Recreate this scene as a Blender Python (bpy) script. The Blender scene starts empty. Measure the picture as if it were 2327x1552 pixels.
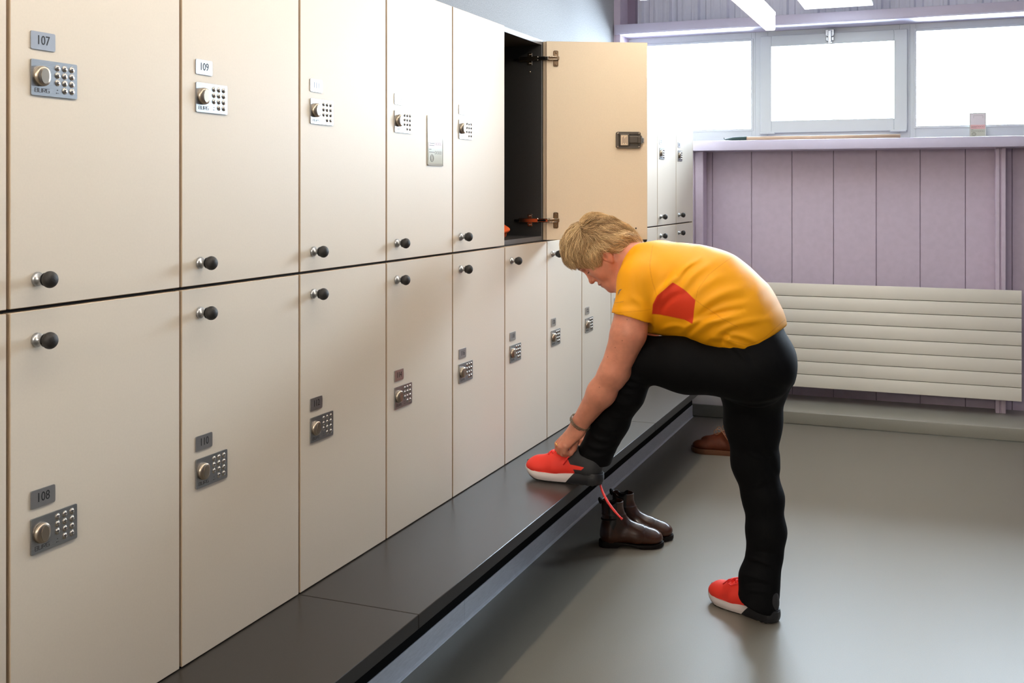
import bpy, bmesh, math, random
import numpy as np
from mathutils import Vector, Matrix
random.seed(7)
S = bpy.context.scene
C = S.collection
R = math.radians
PI = math.pi

# ---------------------------------------------------------------- camera
TH = math.atan(984.5 / 2433.0)            # yaw to the left
FPX, CXP, HOR = 2433.0, 1163.5, 428.0     # focal length and horizon of the 2327 x 1552 frame
CAMZ = 1.46
cam = bpy.data.cameras.new('camera')
cam.sensor_width = 36.0
cam.lens = 36.0 * FPX / 2327.0
cam.shift_y = -(776.0 - HOR) / 2327.0
cam.clip_start = 0.05
co = bpy.data.objects.new('camera', cam)
C.objects.link(co)
co.location = (0, 0, CAMZ)
co.rotation_euler = (R(90), 0, TH)
S.camera = co

# ---------------------------------------------------------------- exposure, world
S.view_settings.view_transform = 'Standard'
S.view_settings.look = 'None'
S.view_settings.exposure = 0.0
S.view_settings.gamma = 1.0
S.view_settings.use_curve_mapping = False
S.cycles.use_denoising = True
S.cycles.max_bounces = 7
S.cycles.diffuse_bounces = 4
S.cycles.glossy_bounces = 4
S.cycles.transparent_max_bounces = 8
S.cycles.sample_clamp_indirect = 6.0
S.cycles.caustics_reflective = False
S.cycles.caustics_refractive = False
w = bpy.data.worlds.new('sky')
S.world = w
w.use_nodes = True
w.node_tree.nodes['Background'].inputs[0].default_value = (0.72, 0.87, 1.0, 1)
w.node_tree.nodes['Background'].inputs[1].default_value = 53.0

def area(name, loc, rot, sx, sy, power, col):
    l = bpy.data.lights.new(name, 'AREA')
    l.shape = 'RECTANGLE'; l.size = sx; l.size_y = sy
    l.energy = power; l.color = col
    o = bpy.data.objects.new(name, l); C.objects.link(o)
    o.location = loc; o.rotation_euler = rot
    return o
# the window opening, as a portal that guides the sampling of the sky behind it
DL = area('window_portal', (-0.13, 7.53, 2.16), (R(-90), 0, 0), 3.7, 0.72, 1, (1, 1, 1))
DL.data.cycles.is_portal = True
# bluish fill light added on the right side, out of the frame
area('side_fill', (2.2, 3.0, 2.25), (0, R(75), 0), 0.7, 6.0, 8, (0.84, 0.92, 1.0))
# warm ceiling lamps over the part of the room behind the camera
area('warm_ceiling_lamp', (-0.2, -1.2, 2.9), (0, 0, 0), 0.3, 2.4, 7, (1.0, 0.70, 0.42))
# fill light added behind the camera to brighten the far end of the room
area('rear_fill', (-0.75, -2.7, 2.35), (R(84), 0, 0), 1.0, 0.5, 58, (1.0, 0.90, 0.78))

# ---------------------------------------------------------------- geometry of the photograph
ST, CT = math.sin(TH), math.cos(TH)
def P(px, py, Y):
    """point of the room on the plane Y that stands at that place of the photograph"""
    t = (px - CXP) / FPX
    d = Y / (CT + t * ST)
    return Vector((d * (-ST + t * CT), Y, CAMZ - (py - HOR) * d / FPX))
def XP(px, Y): return P(px, HOR, Y).x
def PS(px, Y):
    t = (px - CXP) / FPX
    return Y / (CT + t * ST) / FPX

# ---------------------------------------------------------------- materials
def srgb(r, g, b):
    def f(c):
        c /= 255.0
        return c / 12.92 if c <= 0.04045 else ((c + 0.055) / 1.055) ** 2.4
    return (f(r), f(g), f(b), 1)
MATS = {}
def mat(name, col, rough=0.5, metal=0.0, noise=0.0, nscale=60.0, bump=0.0, bscale=200.0, spec=0.5, sheen=0.0,
        emit=None, estr=0.0, coat=0.0, sss=0.0, stretch=None, col2=None, trans=0.0):
    m = bpy.data.materials.new(name); m.use_nodes = True
    nt = m.node_tree; b = nt.nodes['Principled BSDF']
    b.inputs['Base Color'].default_value = col
    b.inputs['Roughness'].default_value = rough
    b.inputs['Metallic'].default_value = metal
    b.inputs['Specular IOR Level'].default_value = spec
    b.inputs['Coat Weight'].default_value = coat
    b.inputs['Sheen Weight'].default_value = sheen
    if sss:
        b.inputs['Subsurface Weight'].default_value = sss
        b.inputs['Subsurface Radius'].default_value = (0.012, 0.005, 0.003)
        b.inputs['Subsurface Scale'].default_value = 1.0
    if emit:
        b.inputs['Emission Color'].default_value = emit
        b.inputs['Emission Strength'].default_value = estr
    tc = nt.nodes.new('ShaderNodeTexCoord')
    src = tc.outputs['Object']
    if stretch:
        mp = nt.nodes.new('ShaderNodeMapping'); mp.inputs['Scale'].default_value = stretch
        nt.links.new(src, mp.inputs['Vector']); src = mp.outputs['Vector']
    if noise or col2:
        n = nt.nodes.new('ShaderNodeTexNoise'); n.inputs['Scale'].default_value = nscale
        n.inputs['Detail'].default_value = 6
        nt.links.new(src, n.inputs['Vector'])
        r = nt.nodes.new('ShaderNodeValToRGB')
        c2 = col2 or tuple(min(1, c * (1 + noise)) for c in col[:3]) + (1,)
        c1 = col if col2 else tuple(c * (1 - noise) for c in col[:3]) + (1,)
        r.color_ramp.elements[0].position = 0.35; r.color_ramp.elements[1].position = 0.65
        r.color_ramp.elements[0].color = c1; r.color_ramp.elements[1].color = c2
        nt.links.new(n.outputs['Fac'], r.inputs['Fac'])
        nt.links.new(r.outputs['Color'], b.inputs['Base Color'])
    if bump:
        n = nt.nodes.new('ShaderNodeTexNoise'); n.inputs['Scale'].default_value = bscale
        n.inputs['Detail'].default_value = 4
        nt.links.new(src, n.inputs['Vector'])
        bp = nt.nodes.new('ShaderNodeBump'); bp.inputs['Strength'].default_value = bump
        bp.inputs['Distance'].default_value = 0.002
        nt.links.new(n.outputs['Fac'], bp.inputs['Height'])
        nt.links.new(bp.outputs['Normal'], b.inputs['Normal'])
    MATS[name] = m
    return m
def attr_mix(m, attr, col, soft=0.0006, rough=None):
    """paint a pattern (a dyed panel, a printed mark) from a signed distance stored on the mesh"""
    nt = m.node_tree; b = nt.nodes['Principled BSDF']
    a = nt.nodes.new('ShaderNodeAttribute'); a.attribute_name = attr
    mr = nt.nodes.new('ShaderNodeMapRange')
    mr.inputs['From Min'].default_value = -soft; mr.inputs['From Max'].default_value = soft
    nt.links.new(a.outputs['Fac'], mr.inputs['Value'])
    mx = nt.nodes.new('ShaderNodeMix'); mx.data_type = 'RGBA'
    nt.links.new(mr.outputs['Result'], mx.inputs['Factor'])
    inp = b.inputs['Base Color']
    if inp.is_linked:
        s = inp.links[0].from_socket; nt.links.new(s, mx.inputs[6])
    else:
        mx.inputs[6].default_value = inp.default_value
    mx.inputs[7].default_value = col
    nt.links.new(mx.outputs[2], inp)
    return m

M_cream = mat('cream_laminate', srgb(232, 222, 206), 0.48, noise=0.012, nscale=220, bump=0.05, bscale=900)
M_edge = mat('cream_door_edge', srgb(206, 186, 160), 0.5)
M_inner = mat('beige_door_inside', srgb(238, 220, 192), 0.5, noise=0.015, nscale=200)
M_carc = mat('black_carcass_board', srgb(44, 43, 42), 0.55, noise=0.12, nscale=350)
M_carcedge = mat('grey_carcass_edge', srgb(96, 98, 102), 0.4)
M_bench = mat('dark_grey_bench_laminate', srgb(52, 49, 46), 0.28, noise=0.04, nscale=420, bump=0.05, bscale=700, spec=0.4)
M_benchf = mat('dark_grey_bench_front', srgb(40, 39, 38), 0.5, spec=0.3, noise=0.04, nscale=400)
M_black = mat('matt_black', srgb(12, 12, 12), 0.8, spec=0.1)
M_floor = mat('grey_floor_coating', srgb(124, 118, 107), 0.36, spec=0.23, noise=0.035, nscale=300, bump=0.10, bscale=500)
M_curb = mat('grey_curb_coating', srgb(150, 147, 136), 0.35, noise=0.03, nscale=200, bump=0.1, bscale=90)
M_curbl = mat('bluegrey_plinth_vinyl', srgb(226, 230, 238), 0.28, noise=0.05, nscale=160, bump=0.1, bscale=60, stretch=(1, .15, 1))
M_purple = mat('mauve_wall_panel', srgb(212, 196, 214), 0.5, noise=0.03, nscale=25)
M_purpleb = mat('mauve_steel_beam', srgb(208, 200, 222), 0.42, noise=0.02, nscale=10)
M_purplel = mat('lilac_corrugated_cladding', srgb(240, 240, 255), 0.5, noise=0.02, nscale=20)
M_groove = mat('dark_mauve_joint', srgb(150, 132, 152), 0.7)
M_wallg = mat('pale_grey_woven_wallcovering', srgb(168, 168, 170), 0.85, noise=0.16, nscale=190, bump=0.4, bscale=260)
M_plaster = mat('white_plaster', srgb(222, 218, 214), 0.85)
M_wallr = mat('dark_lilac_paint', srgb(92, 86, 96), 0.8)
M_frame = mat('white_window_frame', srgb(208, 212, 214), 0.35)
M_rad = mat('cream_radiator_enamel', srgb(242, 236, 224), 0.38)
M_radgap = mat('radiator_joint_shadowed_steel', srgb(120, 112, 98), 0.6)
M_steel = mat('brushed_steel', srgb(176, 178, 180), 0.34, 1.0, noise=0.08, nscale=60, stretch=(1, 1, 14))
M_plate = mat('satin_aluminium', srgb(200, 200, 202), 0.30, 1.0, noise=0.03, nscale=80)
M_btn = mat('satin_nickel_button', srgb(202, 196, 186), 0.22, 1.0)
M_dial = mat('satin_nickel_dial', srgb(176, 164, 148), 0.32, 1.0)
M_ink = mat('black_print', srgb(26, 26, 28), 0.6)
M_engr = mat('engraved_dark_grey', srgb(70, 68, 66), 0.6)
M_rubber = mat('black_rubber_knob', srgb(36, 34, 33), 0.55, bump=0.25, bscale=700)
M_chrome = mat('nickel_plated_steel', srgb(205, 190, 170), 0.18, 1.0)
M_hingep = mat('bronze_tinted_steel', srgb(150, 128, 104), 0.3, 1.0)
M_orange = mat('orange_towel', srgb(238, 96, 30), 0.85, bump=0.4, bscale=300)
M_lockb = mat('dark_grey_zamak', srgb(112, 104, 94), 0.42, 0.6)
M_paper = mat('cream_paper', srgb(226, 204, 176), 0.7)
M_film = mat('clear_plastic_sleeve', srgb(205, 205, 198), 0.08, coat=0.6)
M_pink = mat('pink_printed_card', srgb(226, 176, 170), 0.16, coat=0.8)
M_sage = mat('sage_printed_card', srgb(196, 196, 176), 0.16, coat=0.8)
M_pale = mat('pale_printed_card', srgb(224, 214, 212), 0.12, coat=0.8)
M_wood = mat('pale_wood_pole', srgb(206, 176, 148), 0.5, noise=0.12, nscale=14, stretch=(1, 20, 20))
M_green = mat('dark_green_painted_metal', srgb(38, 62, 60), 0.4)
M_lamph = mat('white_lamp_housing', srgb(235, 235, 235), 0.4)
M_lampe = mat('lamp_side_diffuser', (1, 1, 1, 1), 0.5, emit=(1.0, 0.93, 0.82, 1), estr=5)
M_lampb = mat('lamp_lower_diffuser', (1, 1, 1, 1), 0.5, emit=(1.0, 0.86, 0.70, 1), estr=35)
M_lampt = mat('lamp_uplight_fill', (1, 1, 1, 1), 0.5, emit=(0.92, 0.95, 1.0, 1), estr=36)  # upward glow added to the lamp top for soft fill off the ceiling
M_panele = mat('light_panel_diffuser', srgb(235, 242, 242), 0.5, emit=(0.93, 0.98, 1.0, 1), estr=3.0)
M_skin = mat('skin', srgb(214, 142, 114), 0.42, noise=0.07, nscale=38, bump=0.25, bscale=260, sss=0.25, spec=0.4)
M_shirt = mat('orange_sports_jersey', srgb(252, 172, 10), 0.55, bump=0.3, bscale=900, spec=0.3)
M_trous = mat('black_stretch_trousers', srgb(7, 7, 9), 0.75, spec=0.15, bump=0.2, bscale=700)
M_coral = mat('neon_coral_mesh', srgb(252, 66, 44), 0.5, bump=0.5, bscale=600)
M_lace = mat('neon_coral_lace', srgb(255, 62, 58), 0.55)
M_sole = mat('white_foam_sole', srgb(222, 212, 208), 0.5)
M_gold = mat('gold', srgb(232, 180, 90), 0.2, 1.0)
M_chain = mat('old_silver_chain', srgb(150, 140, 120), 0.3, 1.0)
M_boot = mat('dark_brown_polished_leather', srgb(48, 26, 18), 0.28, noise=0.3, nscale=14, coat=0.15, col2=srgb(74, 43, 27))
M_bsole = mat('black_boot_sole', srgb(16, 10, 8), 0.6, spec=0.25)
M_brown = mat('russet_brown_leather', srgb(104, 48, 24), 0.5, noise=0.15, nscale=30)
M_brsole = mat('tan_crepe_sole', srgb(112, 70, 44), 0.6)
M_tanlace = mat('tan_lace', srgb(176, 124, 84), 0.6)

# ---------------------------------------------------------------- builders
def link(name, me, parent=None, mats=(), smooth=False):
    o = bpy.data.objects.new(name, me); C.objects.link(o)
    if parent: o.parent = parent
    if mats and not len(me.materials):
        for m in mats: me.materials.append(m)
    if smooth: me.shade_smooth()
    return o
def obj(name, bm, m, parent=None, smooth=False, sharp=None):
    me = bpy.data.meshes.new(name); bm.to_mesh(me); bm.free()
    for x in (m if isinstance(m, (list, tuple)) else [m]): me.materials.append(x)
    if smooth: me.shade_smooth()
    if sharp is not None: me.set_sharp_from_angle(angle=R(sharp))
    o = bpy.data.objects.new(name, me); C.objects.link(o)
    if parent: o.parent = parent
    return o
def empty(name, loc=(0, 0, 0), rz=0):
    o = bpy.data.objects.new(name, None); C.objects.link(o)
    o.empty_display_size = 0.1
    o.location = loc; o.rotation_euler = (0, 0, rz); return o
def tag(o, label, cat, group=None):
    o['label'] = label; o['category'] = cat
    if group: o['group'] = group
    return o
def struct(o, label=None):
    o['kind'] = 'structure'
    if label: o['label'] = label
    return o
def box(bm, x0, x1, y0, y1, z0, z1, mi=0, M=None, bev=0.0, seg=1):
    v = [bm.verts.new(((x0, x1)[i & 1], (y0, y1)[(i >> 1) & 1], (z0, z1)[(i >> 2) & 1])) for i in range(8)]
    fs = [bm.faces.new([v[i] for i in q]) for q in ((0, 2, 3, 1), (4, 5, 7, 6), (0, 1, 5, 4), (2, 6, 7, 3), (0, 4, 6, 2), (1, 3, 7, 5))]
    for f in fs: f.material_index = mi
    if bev:
        es = list({e for f in fs for e in f.edges})
        r = bmesh.ops.bevel(bm, geom=es, offset=bev, segments=seg, profile=0.5, affect='EDGES')
        v = list({x for f in r['faces'] for x in f.verts} | {x for x in v if x.is_valid})
        for f in r['faces']: f.material_index = mi
    if M is not None: bmesh.ops.transform(bm, matrix=M, verts=[x for x in v if x.is_valid])
    return v
def frame_of(d):
    d = Vector(d).normalized()
    a = Vector((0, 0, 1)) if abs(d.z) < 0.9 else Vector((1, 0, 0))
    u = d.cross(a).normalized(); return u, d.cross(u).normalized()
def tube(bm, pts, rads, n=8, mi=0, cap=True, flat=1.0, flatdir=None):
    pts = [Vector(p) for p in pts]
    if not hasattr(rads, '__len__'): rads = [rads] * len(pts)
    rings = []; u = None
    for i, p in enumerate(pts):
        d = (pts[min(i + 1, len(pts) - 1)] - pts[max(i - 1, 0)])
        if d.length < 1e-9: d = Vector((0, 0, 1))
        d.normalize()
        if u is None:
            u = (Vector(flatdir) - d * d.dot(Vector(flatdir))).normalized() if flatdir is not None else frame_of(d)[0]
        else: u = (u - d * u.dot(d)).normalized()
        v = d.cross(u)
        rings.append([bm.verts.new(p + (u * math.cos(2 * PI * k / n) * flat + v * math.sin(2 * PI * k / n)) * rads[i]) for k in range(n)])
    for a, b in zip(rings, rings[1:]):
        for k in range(n):
            f = bm.faces.new((a[k], a[(k + 1) % n], b[(k + 1) % n], b[k])); f.material_index = mi; f.smooth = True
    if cap:
        f = bm.faces.new(rings[0][::-1]); f.material_index = mi
        f = bm.faces.new(rings[-1]); f.material_index = mi
    return rings
def lathe(bm, prof, n=24, M=None, mi=0):
    """profile of (radius, height) turned about local z"""
    rings = []; vs = []
    for r, z in prof:
        if r < 1e-6: rg = [bm.verts.new((0, 0, z))]
        else: rg = [bm.verts.new((r * math.cos(2 * PI * k / n), r * math.sin(2 * PI * k / n), z)) for k in range(n)]
        rings.append(rg); vs += rg
    for a, b in zip(rings, rings[1:]):
        for k in range(n):
            if len(a) == 1 and len(b) == 1: continue
            if len(a) == 1: q = (a[0], b[(k + 1) % n], b[k])
            elif len(b) == 1: q = (a[k], a[(k + 1) % n], b[0])
            else: q = (a[k], a[(k + 1) % n], b[(k + 1) % n], b[k])
            f = bm.faces.new(q[::-1]); f.material_index = mi; f.smooth = True
    if M is not None: bmesh.ops.transform(bm, matrix=M, verts=vs)
    return vs
def prism(bm, poly, t0, t1, mi=0, M=None):
    """polygon in x,y extruded along z from t0 to t1"""
    a = [bm.verts.new((x, y, t0)) for x, y in poly]; b = [bm.verts.new((x, y, t1)) for x, y in poly]
    n = len(poly)
    fs = [bm.faces.new(a[::-1]), bm.faces.new(b)]
    for i in range(n): fs.append(bm.faces.new((a[i], a[(i + 1) % n], b[(i + 1) % n], b[i])))
    for f in fs: f.material_index = mi
    if M is not None: bmesh.ops.transform(bm, matrix=M, verts=a + b)
    return a + b
def rrect(w, h, r, n=5):
    out = []
    for cx, cy, a0 in ((w - r, h - r, 0), (r, h - r, 90), (r, r, 180), (w - r, r, 270)):
        for i in range(n + 1):
            a = R(a0 + 90 * i / n); out.append((cx + r * math.cos(a), cy + r * math.sin(a)))
    return out
_txt = {}
def text_mesh(s, size, depth=0.0004, sx=1.0):
    key = (s, size, sx)
    if key in _txt: return _txt[key]
    cu = bpy.data.curves.new('txt', 'FONT'); cu.body = s; cu.size = size; cu.extrude = depth / 2
    cu.align_x = 'CENTER'; cu.align_y = 'CENTER'; cu.resolution_u = 3
    o = bpy.data.objects.new('txt', cu); C.objects.link(o)
    bpy.context.view_layer.update()
    me = bpy.data.meshes.new_from_object(o)
    bpy.data.objects.remove(o)
    # z up / reading direction x, facing -y
    me.transform(Matrix.Diagonal((sx, 1, 1, 1)))
    me.transform(Matrix.Rotation(R(90), 4, 'X'))
    _txt[key] = me
    return me
# ================================================================ SETTING
LX = -1.5           # plane of the locker doors
WX = -2.11          # left wall
YW = 7.35           # far wall
bm = bmesh.new(); box(bm, -2.3, 2.5, -3.2, 7.6, -0.1, 0.0); struct(obj('floor', bm, M_floor))
bm = bmesh.new(); box(bm, -2.3, 2.5, -3.2, 7.6, 3.25, 3.35); struct(obj('ceiling', bm, M_plaster))
bm = bmesh.new(); box(bm, WX - 0.15, WX, -3.2, 7.6, 0, 3.25); struct(obj('wall_left', bm, M_wallg))
bm = bmesh.new(); box(bm, 2.35, 2.5, -3.2, 7.6, 0, 3.25); struct(obj('wall_right', bm, M_wallr))
bm = bmesh.new(); box(bm, WX, 2.35, -3.2, -3.05, 0, 3.25); struct(obj('wall_front', bm, M_plaster))

# far wall below the windows: upright boards with sunk joints
bm = bmesh.new()
box(bm, WX, 2.35, YW + 0.02, YW + 0.2, 0, 1.80, 1)
seam = XP(1708, YW); pitch = 0.2675
k = -4; xs = []
while seam + k * pitch < 2.4:
    xs.append(seam + k * pitch); k += 1
xs = [WX] + [x for x in xs if x > WX + 0.02] + [2.35]
for a, b in zip(xs, xs[1:]):
    box(bm, a + 0.0014, b - 0.0014, YW, YW + 0.02, 0, 1.80, 0, bev=0.0025)
struct(obj('wall_back', bm, [M_purple, M_groove]))
# corrugated cladding above the windows
bm = bmesh.new()
prof = [(0, 0), (0.028, 0.0), (0.036, -0.004), (0.048, -0.004), (0.056, 0), (0.094, 0), (0.100, -0.004), (0.112, -0.004), (0.120, 0), (0.140, 0), (0.152, 0.034), (0.188, 0.034), (0.1999, 0.0)]
x0 = XP(1463, 7.34) - 0.158 - 0.2 * 2; pts = []
while x0 < 2.35:
    for dx, dy in prof: pts.append((x0 + dx, 7.34 + dy))
    x0 += 0.2
pts = [(max(WX, min(2.35, a)), b) for a, b in pts]
pts = pts + [(2.35, 7.55), (WX, 7.55)]
prism(bm, pts, 2.50, 3.25)
struct(obj('wall_back_upper', bm, M_purplel))
# curbs covered with the floor coating
bm = bmesh.new(); box(bm, WX, 2.35, 6.80, YW, 0, 0.081, bev=0.008, seg=3); struct(obj('baseboard_back', bm, M_curb, smooth=True, sharp=40))
bm = bmesh.new()
sec = [(-1.9, 0.0), (-1.9, 0.074), (-1.5, 0.074), (-1.4997, 0.060), (-1.4995, 0.008), (-1.497, 0.003), (-1.493, 0.0008), (-1.492, 0.0)]
Ms = Matrix(((1, 0, 0, 0), (0, 0, 1, 0), (0, 1, 0, 0), (0, 0, 0, 1)))
ys = [-3.0, 1.25, 3.28, 5.3, 6.79]
for a, b in zip(ys, ys[1:]): prism(bm, sec, a + 0.0006, b - 0.0006, 0, Ms)
bmesh.ops.recalc_face_normals(bm, faces=bm.faces)
struct(obj('baseboard_left', bm, M_curbl))
# black recessed front under the bench
bm = bmesh.new(); box(bm, -1.95, -1.502, -3.0, 6.79, 0.0745, 0.4065); struct(obj('trim_1', bm, M_black))

# window sill beam, head beam, posts
ZS0, ZS1 = 1.709, 1.774
bm = bmesh.new()
box(bm, WX, 2.35, 7.05, 7.35, ZS0, ZS1, bev=0.004, seg=2)
struct(obj('trim_2', bm, M_purpleb, smooth=True, sharp=30))
bm = bmesh.new()
box(bm, WX + 0.01, 2.35, 7.05, 7.30, 2.518, 2.578, bev=0.004, seg=2)
struct(obj('trim_3', bm, M_purpleb, smooth=True, sharp=30))
bm = bmesh.new()
box(bm, WX + 0.01, 2.35, 7.056, 7.30, 2.512, 2.518)
struct(obj('trim_4', bm, M_purpleb))
def post(name, xa, xb, z0, z1, Y0):
    bm = bmesh.new(); m = (xa + xb) / 2
    box(bm, xa, m - 0.005, Y0, Y0 + 0.12, z0, z1, bev=0.003)
    box(bm, m + 0.004, xb, Y0, Y0 + 0.12, z0, z1, bev=0.003)
    box(bm, m - 0.006, m + 0.006, Y0 + 0.014, Y0 + 0.11, z0, z1, 0)
    struct(obj(name, bm, [M_purple, M_groove]))
post('trim_5', XP(2262, 7.2), XP(2286, 7.2), 0.081, ZS0, 7.2)
post('trim_6', XP(1560, 7.2), XP(1598, 7.2), 0.081, ZS0, 7.2)
bm = bmesh.new(); box(bm, WX, WX + 0.045, 7.08, 7.33, ZS1, 3.25); box(bm, WX + 0.045, WX + 0.10, 7.27, 7.33, 2.58, 3.25, 1)
struct(obj('trim_7', bm, [M_purple, M_groove]))

# ---------------------------------------------------------------- windows
YF = 7.30
def winframe(bm, x0, x1, z0, z1, gx0, gx1, gz0, gz1, ya, yb, bev=0.002):
    box(bm, x0, gx0, ya, yb, z0, z1, bev=bev); box(bm, gx1, x1, ya, yb, z0, z1, bev=bev)
    box(bm, gx0, gx1, ya, yb, z0, gz0, bev=bev); box(bm, gx0, gx1, ya, yb, gz1, z1, bev=bev)
def glass_mat():
    m = bpy.data.materials.new('clear_window_glass'); m.use_nodes = True
    nt = m.node_tree; nt.nodes.clear()
    o = nt.nodes.new('ShaderNodeOutputMaterial'); t = nt.nodes.new('ShaderNodeBsdfTransparent')
    g = nt.nodes.new('ShaderNodeBsdfGlossy'); g.inputs['Roughness'].default_value = 0.02
    f = nt.nodes.new('ShaderNodeFresnel'); f.inputs['IOR'].default_value = 1.45
    mx = nt.nodes.new('ShaderNodeMixShader')
    nt.links.new(f.outputs[0], mx.inputs[0]); nt.links.new(t.outputs[0], mx.inputs[1]); nt.links.new(g.outputs[0], mx.inputs[2])
    nt.links.new(mx.outputs[0], o.inputs[0]); return m
M_glass = glass_mat()
ZT, ZB = 2.512, 1.774
xa0, xa1 = XP(1405, YF), XP(1717, YF)
xb0, xb1 = xa1, XP(2068, YF)
xc0, xc1 = xb1, 1.7
def window(n, x0, x1, gx0, gx1, gz0, gz1):
    e = struct(empty('window_%d' % n, (0, 0, 0)))
    bm = bmesh.new(); winframe(bm, x0, x1, ZB, ZT, gx0, gx1, gz0, gz1, YF, YF + 0.07)
    # stepped glazing bead
    winframe(bm, gx0 - 0.012, gx1 + 0.012, gz0 - 0.012, gz1 + 0.012, gx0 + 0.004, gx1 - 0.004, gz0 + 0.004, gz1 - 0.004, YF - 0.005, YF + 0.03, 0.0015)
    obj('window_frame', bm, M_frame, e)
    bm = bmesh.new(); box(bm, gx0 - 0.003, gx1 + 0.003, YF + 0.035, YF + 0.041, gz0 - 0.003, gz1 + 0.003); obj('window_pane', bm, M_glass, e)
    return e
window(1, xa0, xa1, XP(1428, YF), XP(1708, YF), 1.858, 2.457)
e2 = window(2, xb0, xb1, XP(1745, YF), XP(2045, YF), 1.885, 2.435)
bm = bmesh.new()
winframe(bm, XP(1729, YF), XP(2062, YF), 1.829, 2.478, XP(1754, YF), XP(2032, YF), 1.911, 2.406, YF - 0.022, YF - 0.002, 0.003)
obj('casement', bm, M_frame, e2)
for px in (1745, 2041):
    x = XP(px, YF)
    bm = bmesh.new(); box(bm, x - 0.05, x + 0.05, YF - 0.036, YF - 0.020, 1.822, 1.836, bev=0.003)
    box(bm, x + 0.002, x + 0.004, YF - 0.038, YF - 0.03, 1.821, 1.837)
    obj('hinge', bm, M_frame, e2)
x = XP(1887, YF)
bm = bmesh.new(); box(bm, x - 0.028, x + 0.028, YF - 0.040, YF - 0.022, 2.458, 2.500, bev=0.003)
box(bm, x - 0.026, x + 0.026, YF - 0.034, YF - 0.022, 2.425, 2.452, bev=0.003)
box(bm, x - 0.011, x + 0.013, YF - 0.058, YF - 0.034, 2.410, 2.492, bev=0.004)
box(bm, x - 0.020, x + 0.024, YF - 0.052, YF - 0.038, 2.452, 2.462, bev=0.002)
obj('latch', bm, M_steel, e2)
window(3, xc0, xc1, XP(2081, YF), 1.62, 1.853, 2.465)
bm = bmesh.new(); box(bm, WX, xa0, YF, YW + .2, ZS1, 2.51); box(bm, 1.7, 2.35, YF, YW + .2, ZS1, 2.51); struct(obj('wall_back_side', bm, M_purple))

# ================================================================ RADIATOR
rx0, rx1 = XP(1672, 7.1), XP(2322, 7.1)
t = empty('radiator', ((rx0 + rx1) / 2, 7.1, 0.178))
tag(t, 'long cream flat panel radiator with eight horizontal slats below the windows', 'radiator')
h = 0.67 / 8; hw = (rx1 - rx0) / 2
for i in range(8):
    bm = bmesh.new(); box(bm, -hw, hw, 0, 0.012, i * h + 0.0018, (i + 1) * h - 0.0018, bev=0.0025, seg=2)
    obj('slat', bm, M_rad, t, smooth=True, sharp=40)
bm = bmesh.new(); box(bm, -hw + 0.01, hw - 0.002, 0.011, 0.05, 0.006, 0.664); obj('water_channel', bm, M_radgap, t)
for x in (-hw + 0.3, hw - 0.16):
    bm = bmesh.new(); box(bm, x - 0.02, x + 0.02, 0.049, 0.13, 0.10, 0.60); obj('bracket', bm, M_rad, t)

# ================================================================ LAMPS
def pendant(x, y0, y1, zb, label):
    t = empty('pendant_lamp', (x, (y0 + y1) / 2, zb)); tag(t, label, 'lamp', None)
    L = (y1 - y0) / 2
    bm = bmesh.new(); box(bm, -0.026, 0.026, -L, L, 0, 0.080, bev=0.003)
    for f in bm.faces:
        f.normal_update()
        if f.normal.z < -0.9: f.material_index = 1
    obj('diffuser', bm, [M_lampe, M_lampb], t)
    bm = bmesh.new(); box(bm, -0.028, 0.028, -L, L, 0.080, 0.10, bev=0.002)
    for f in bm.faces:
        f.normal_update()
        if f.normal.z > 0.9: f.material_index = 1
    obj('housing', bm, [M_lamph, M_lampt], t)
    for yy in (-L + 0.2, L - 0.9):
        bm = bmesh.new(); tube(bm, [(0, yy, 0.1), (0, yy, 3.25 - zb)], 0.0015, 6); obj('suspension_cable', bm, M_steel, t)
pendant(-0.892, -0.6, 6.0, 2.33, 'long slim white glowing pendant lamp hanging over the edge of the bench')
def panel(x0, x1, y0, y1, z, label):
    t = empty('light_panel', ((x0 + x1) / 2, (y0 + y1) / 2, z)); tag(t, label, 'ceiling light', 'white ceiling light panels')
    a, b = (x1 - x0) / 2, (y1 - y0) / 2
    bm = bmesh.new(); box(bm, -a, a, -b, b, 0.004, 0.05, bev=0.003); obj('housing', bm, M_lamph, t)
    bm = bmesh.new(); box(bm, -a + 0.004, a - 0.004, -b + 0.004, b - 0.03, 0.0, 0.006); obj('diffuser', bm, M_panele, t)
    for sx in (-1, 1):
        bm = bmesh.new(); tube(bm, [(sx * a * .8, 0, 0.05), (sx * a * .8, 0, 3.25 - z)], 0.0015, 6); obj('suspension_cable', bm, M_steel, t)
panel(-0.815, -0.407, 5.5, 6.9, 2.575, 'white light panel hanging near the purple beam, right of the pendant lamp')
panel(-1.68, -1.27, 4.8, 6.2, 2.575, 'white light panel above the lockers, left of the pendant lamp')

# ================================================================ LOCKERS
W = 0.4497
Y0L = 1.388
ZB0, ZMID, ZTOP = 0.443, 1.2485, 2.0625
G = 0.0038
HU = ZTOP - ZMID; HL = ZMID - ZB0
def mesh_of(bm, name, mats, smooth=False, sharp=None):
    me = bpy.data.meshes.new(name); bm.to_mesh(me); bm.free()
    for m in mats: me.materials.append(m)
    if smooth: me.shade_smooth()
    if sharp is not None: me.set_sharp_from_angle(angle=R(sharp))
    return me
def door_mesh(h, w0=G, w1=W - G):
    bm = bmesh.new()
    z0, z1 = 0.0015, h - 0.005
    box(bm, w0, w1, 0.0, 0.019, z0, z1, bev=0.0012)
    for f in bm.faces:
        n = f.normal; f.normal_update(); n = f.normal
        c = f.calc_center_median()
        if abs(n.y) > 0.9: f.material_index = 0 if c.y < 0.01 else 2
        else: f.material_index = 1
    return mesh_of(bm, 'door', [M_cream, M_edge, M_inner])
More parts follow.
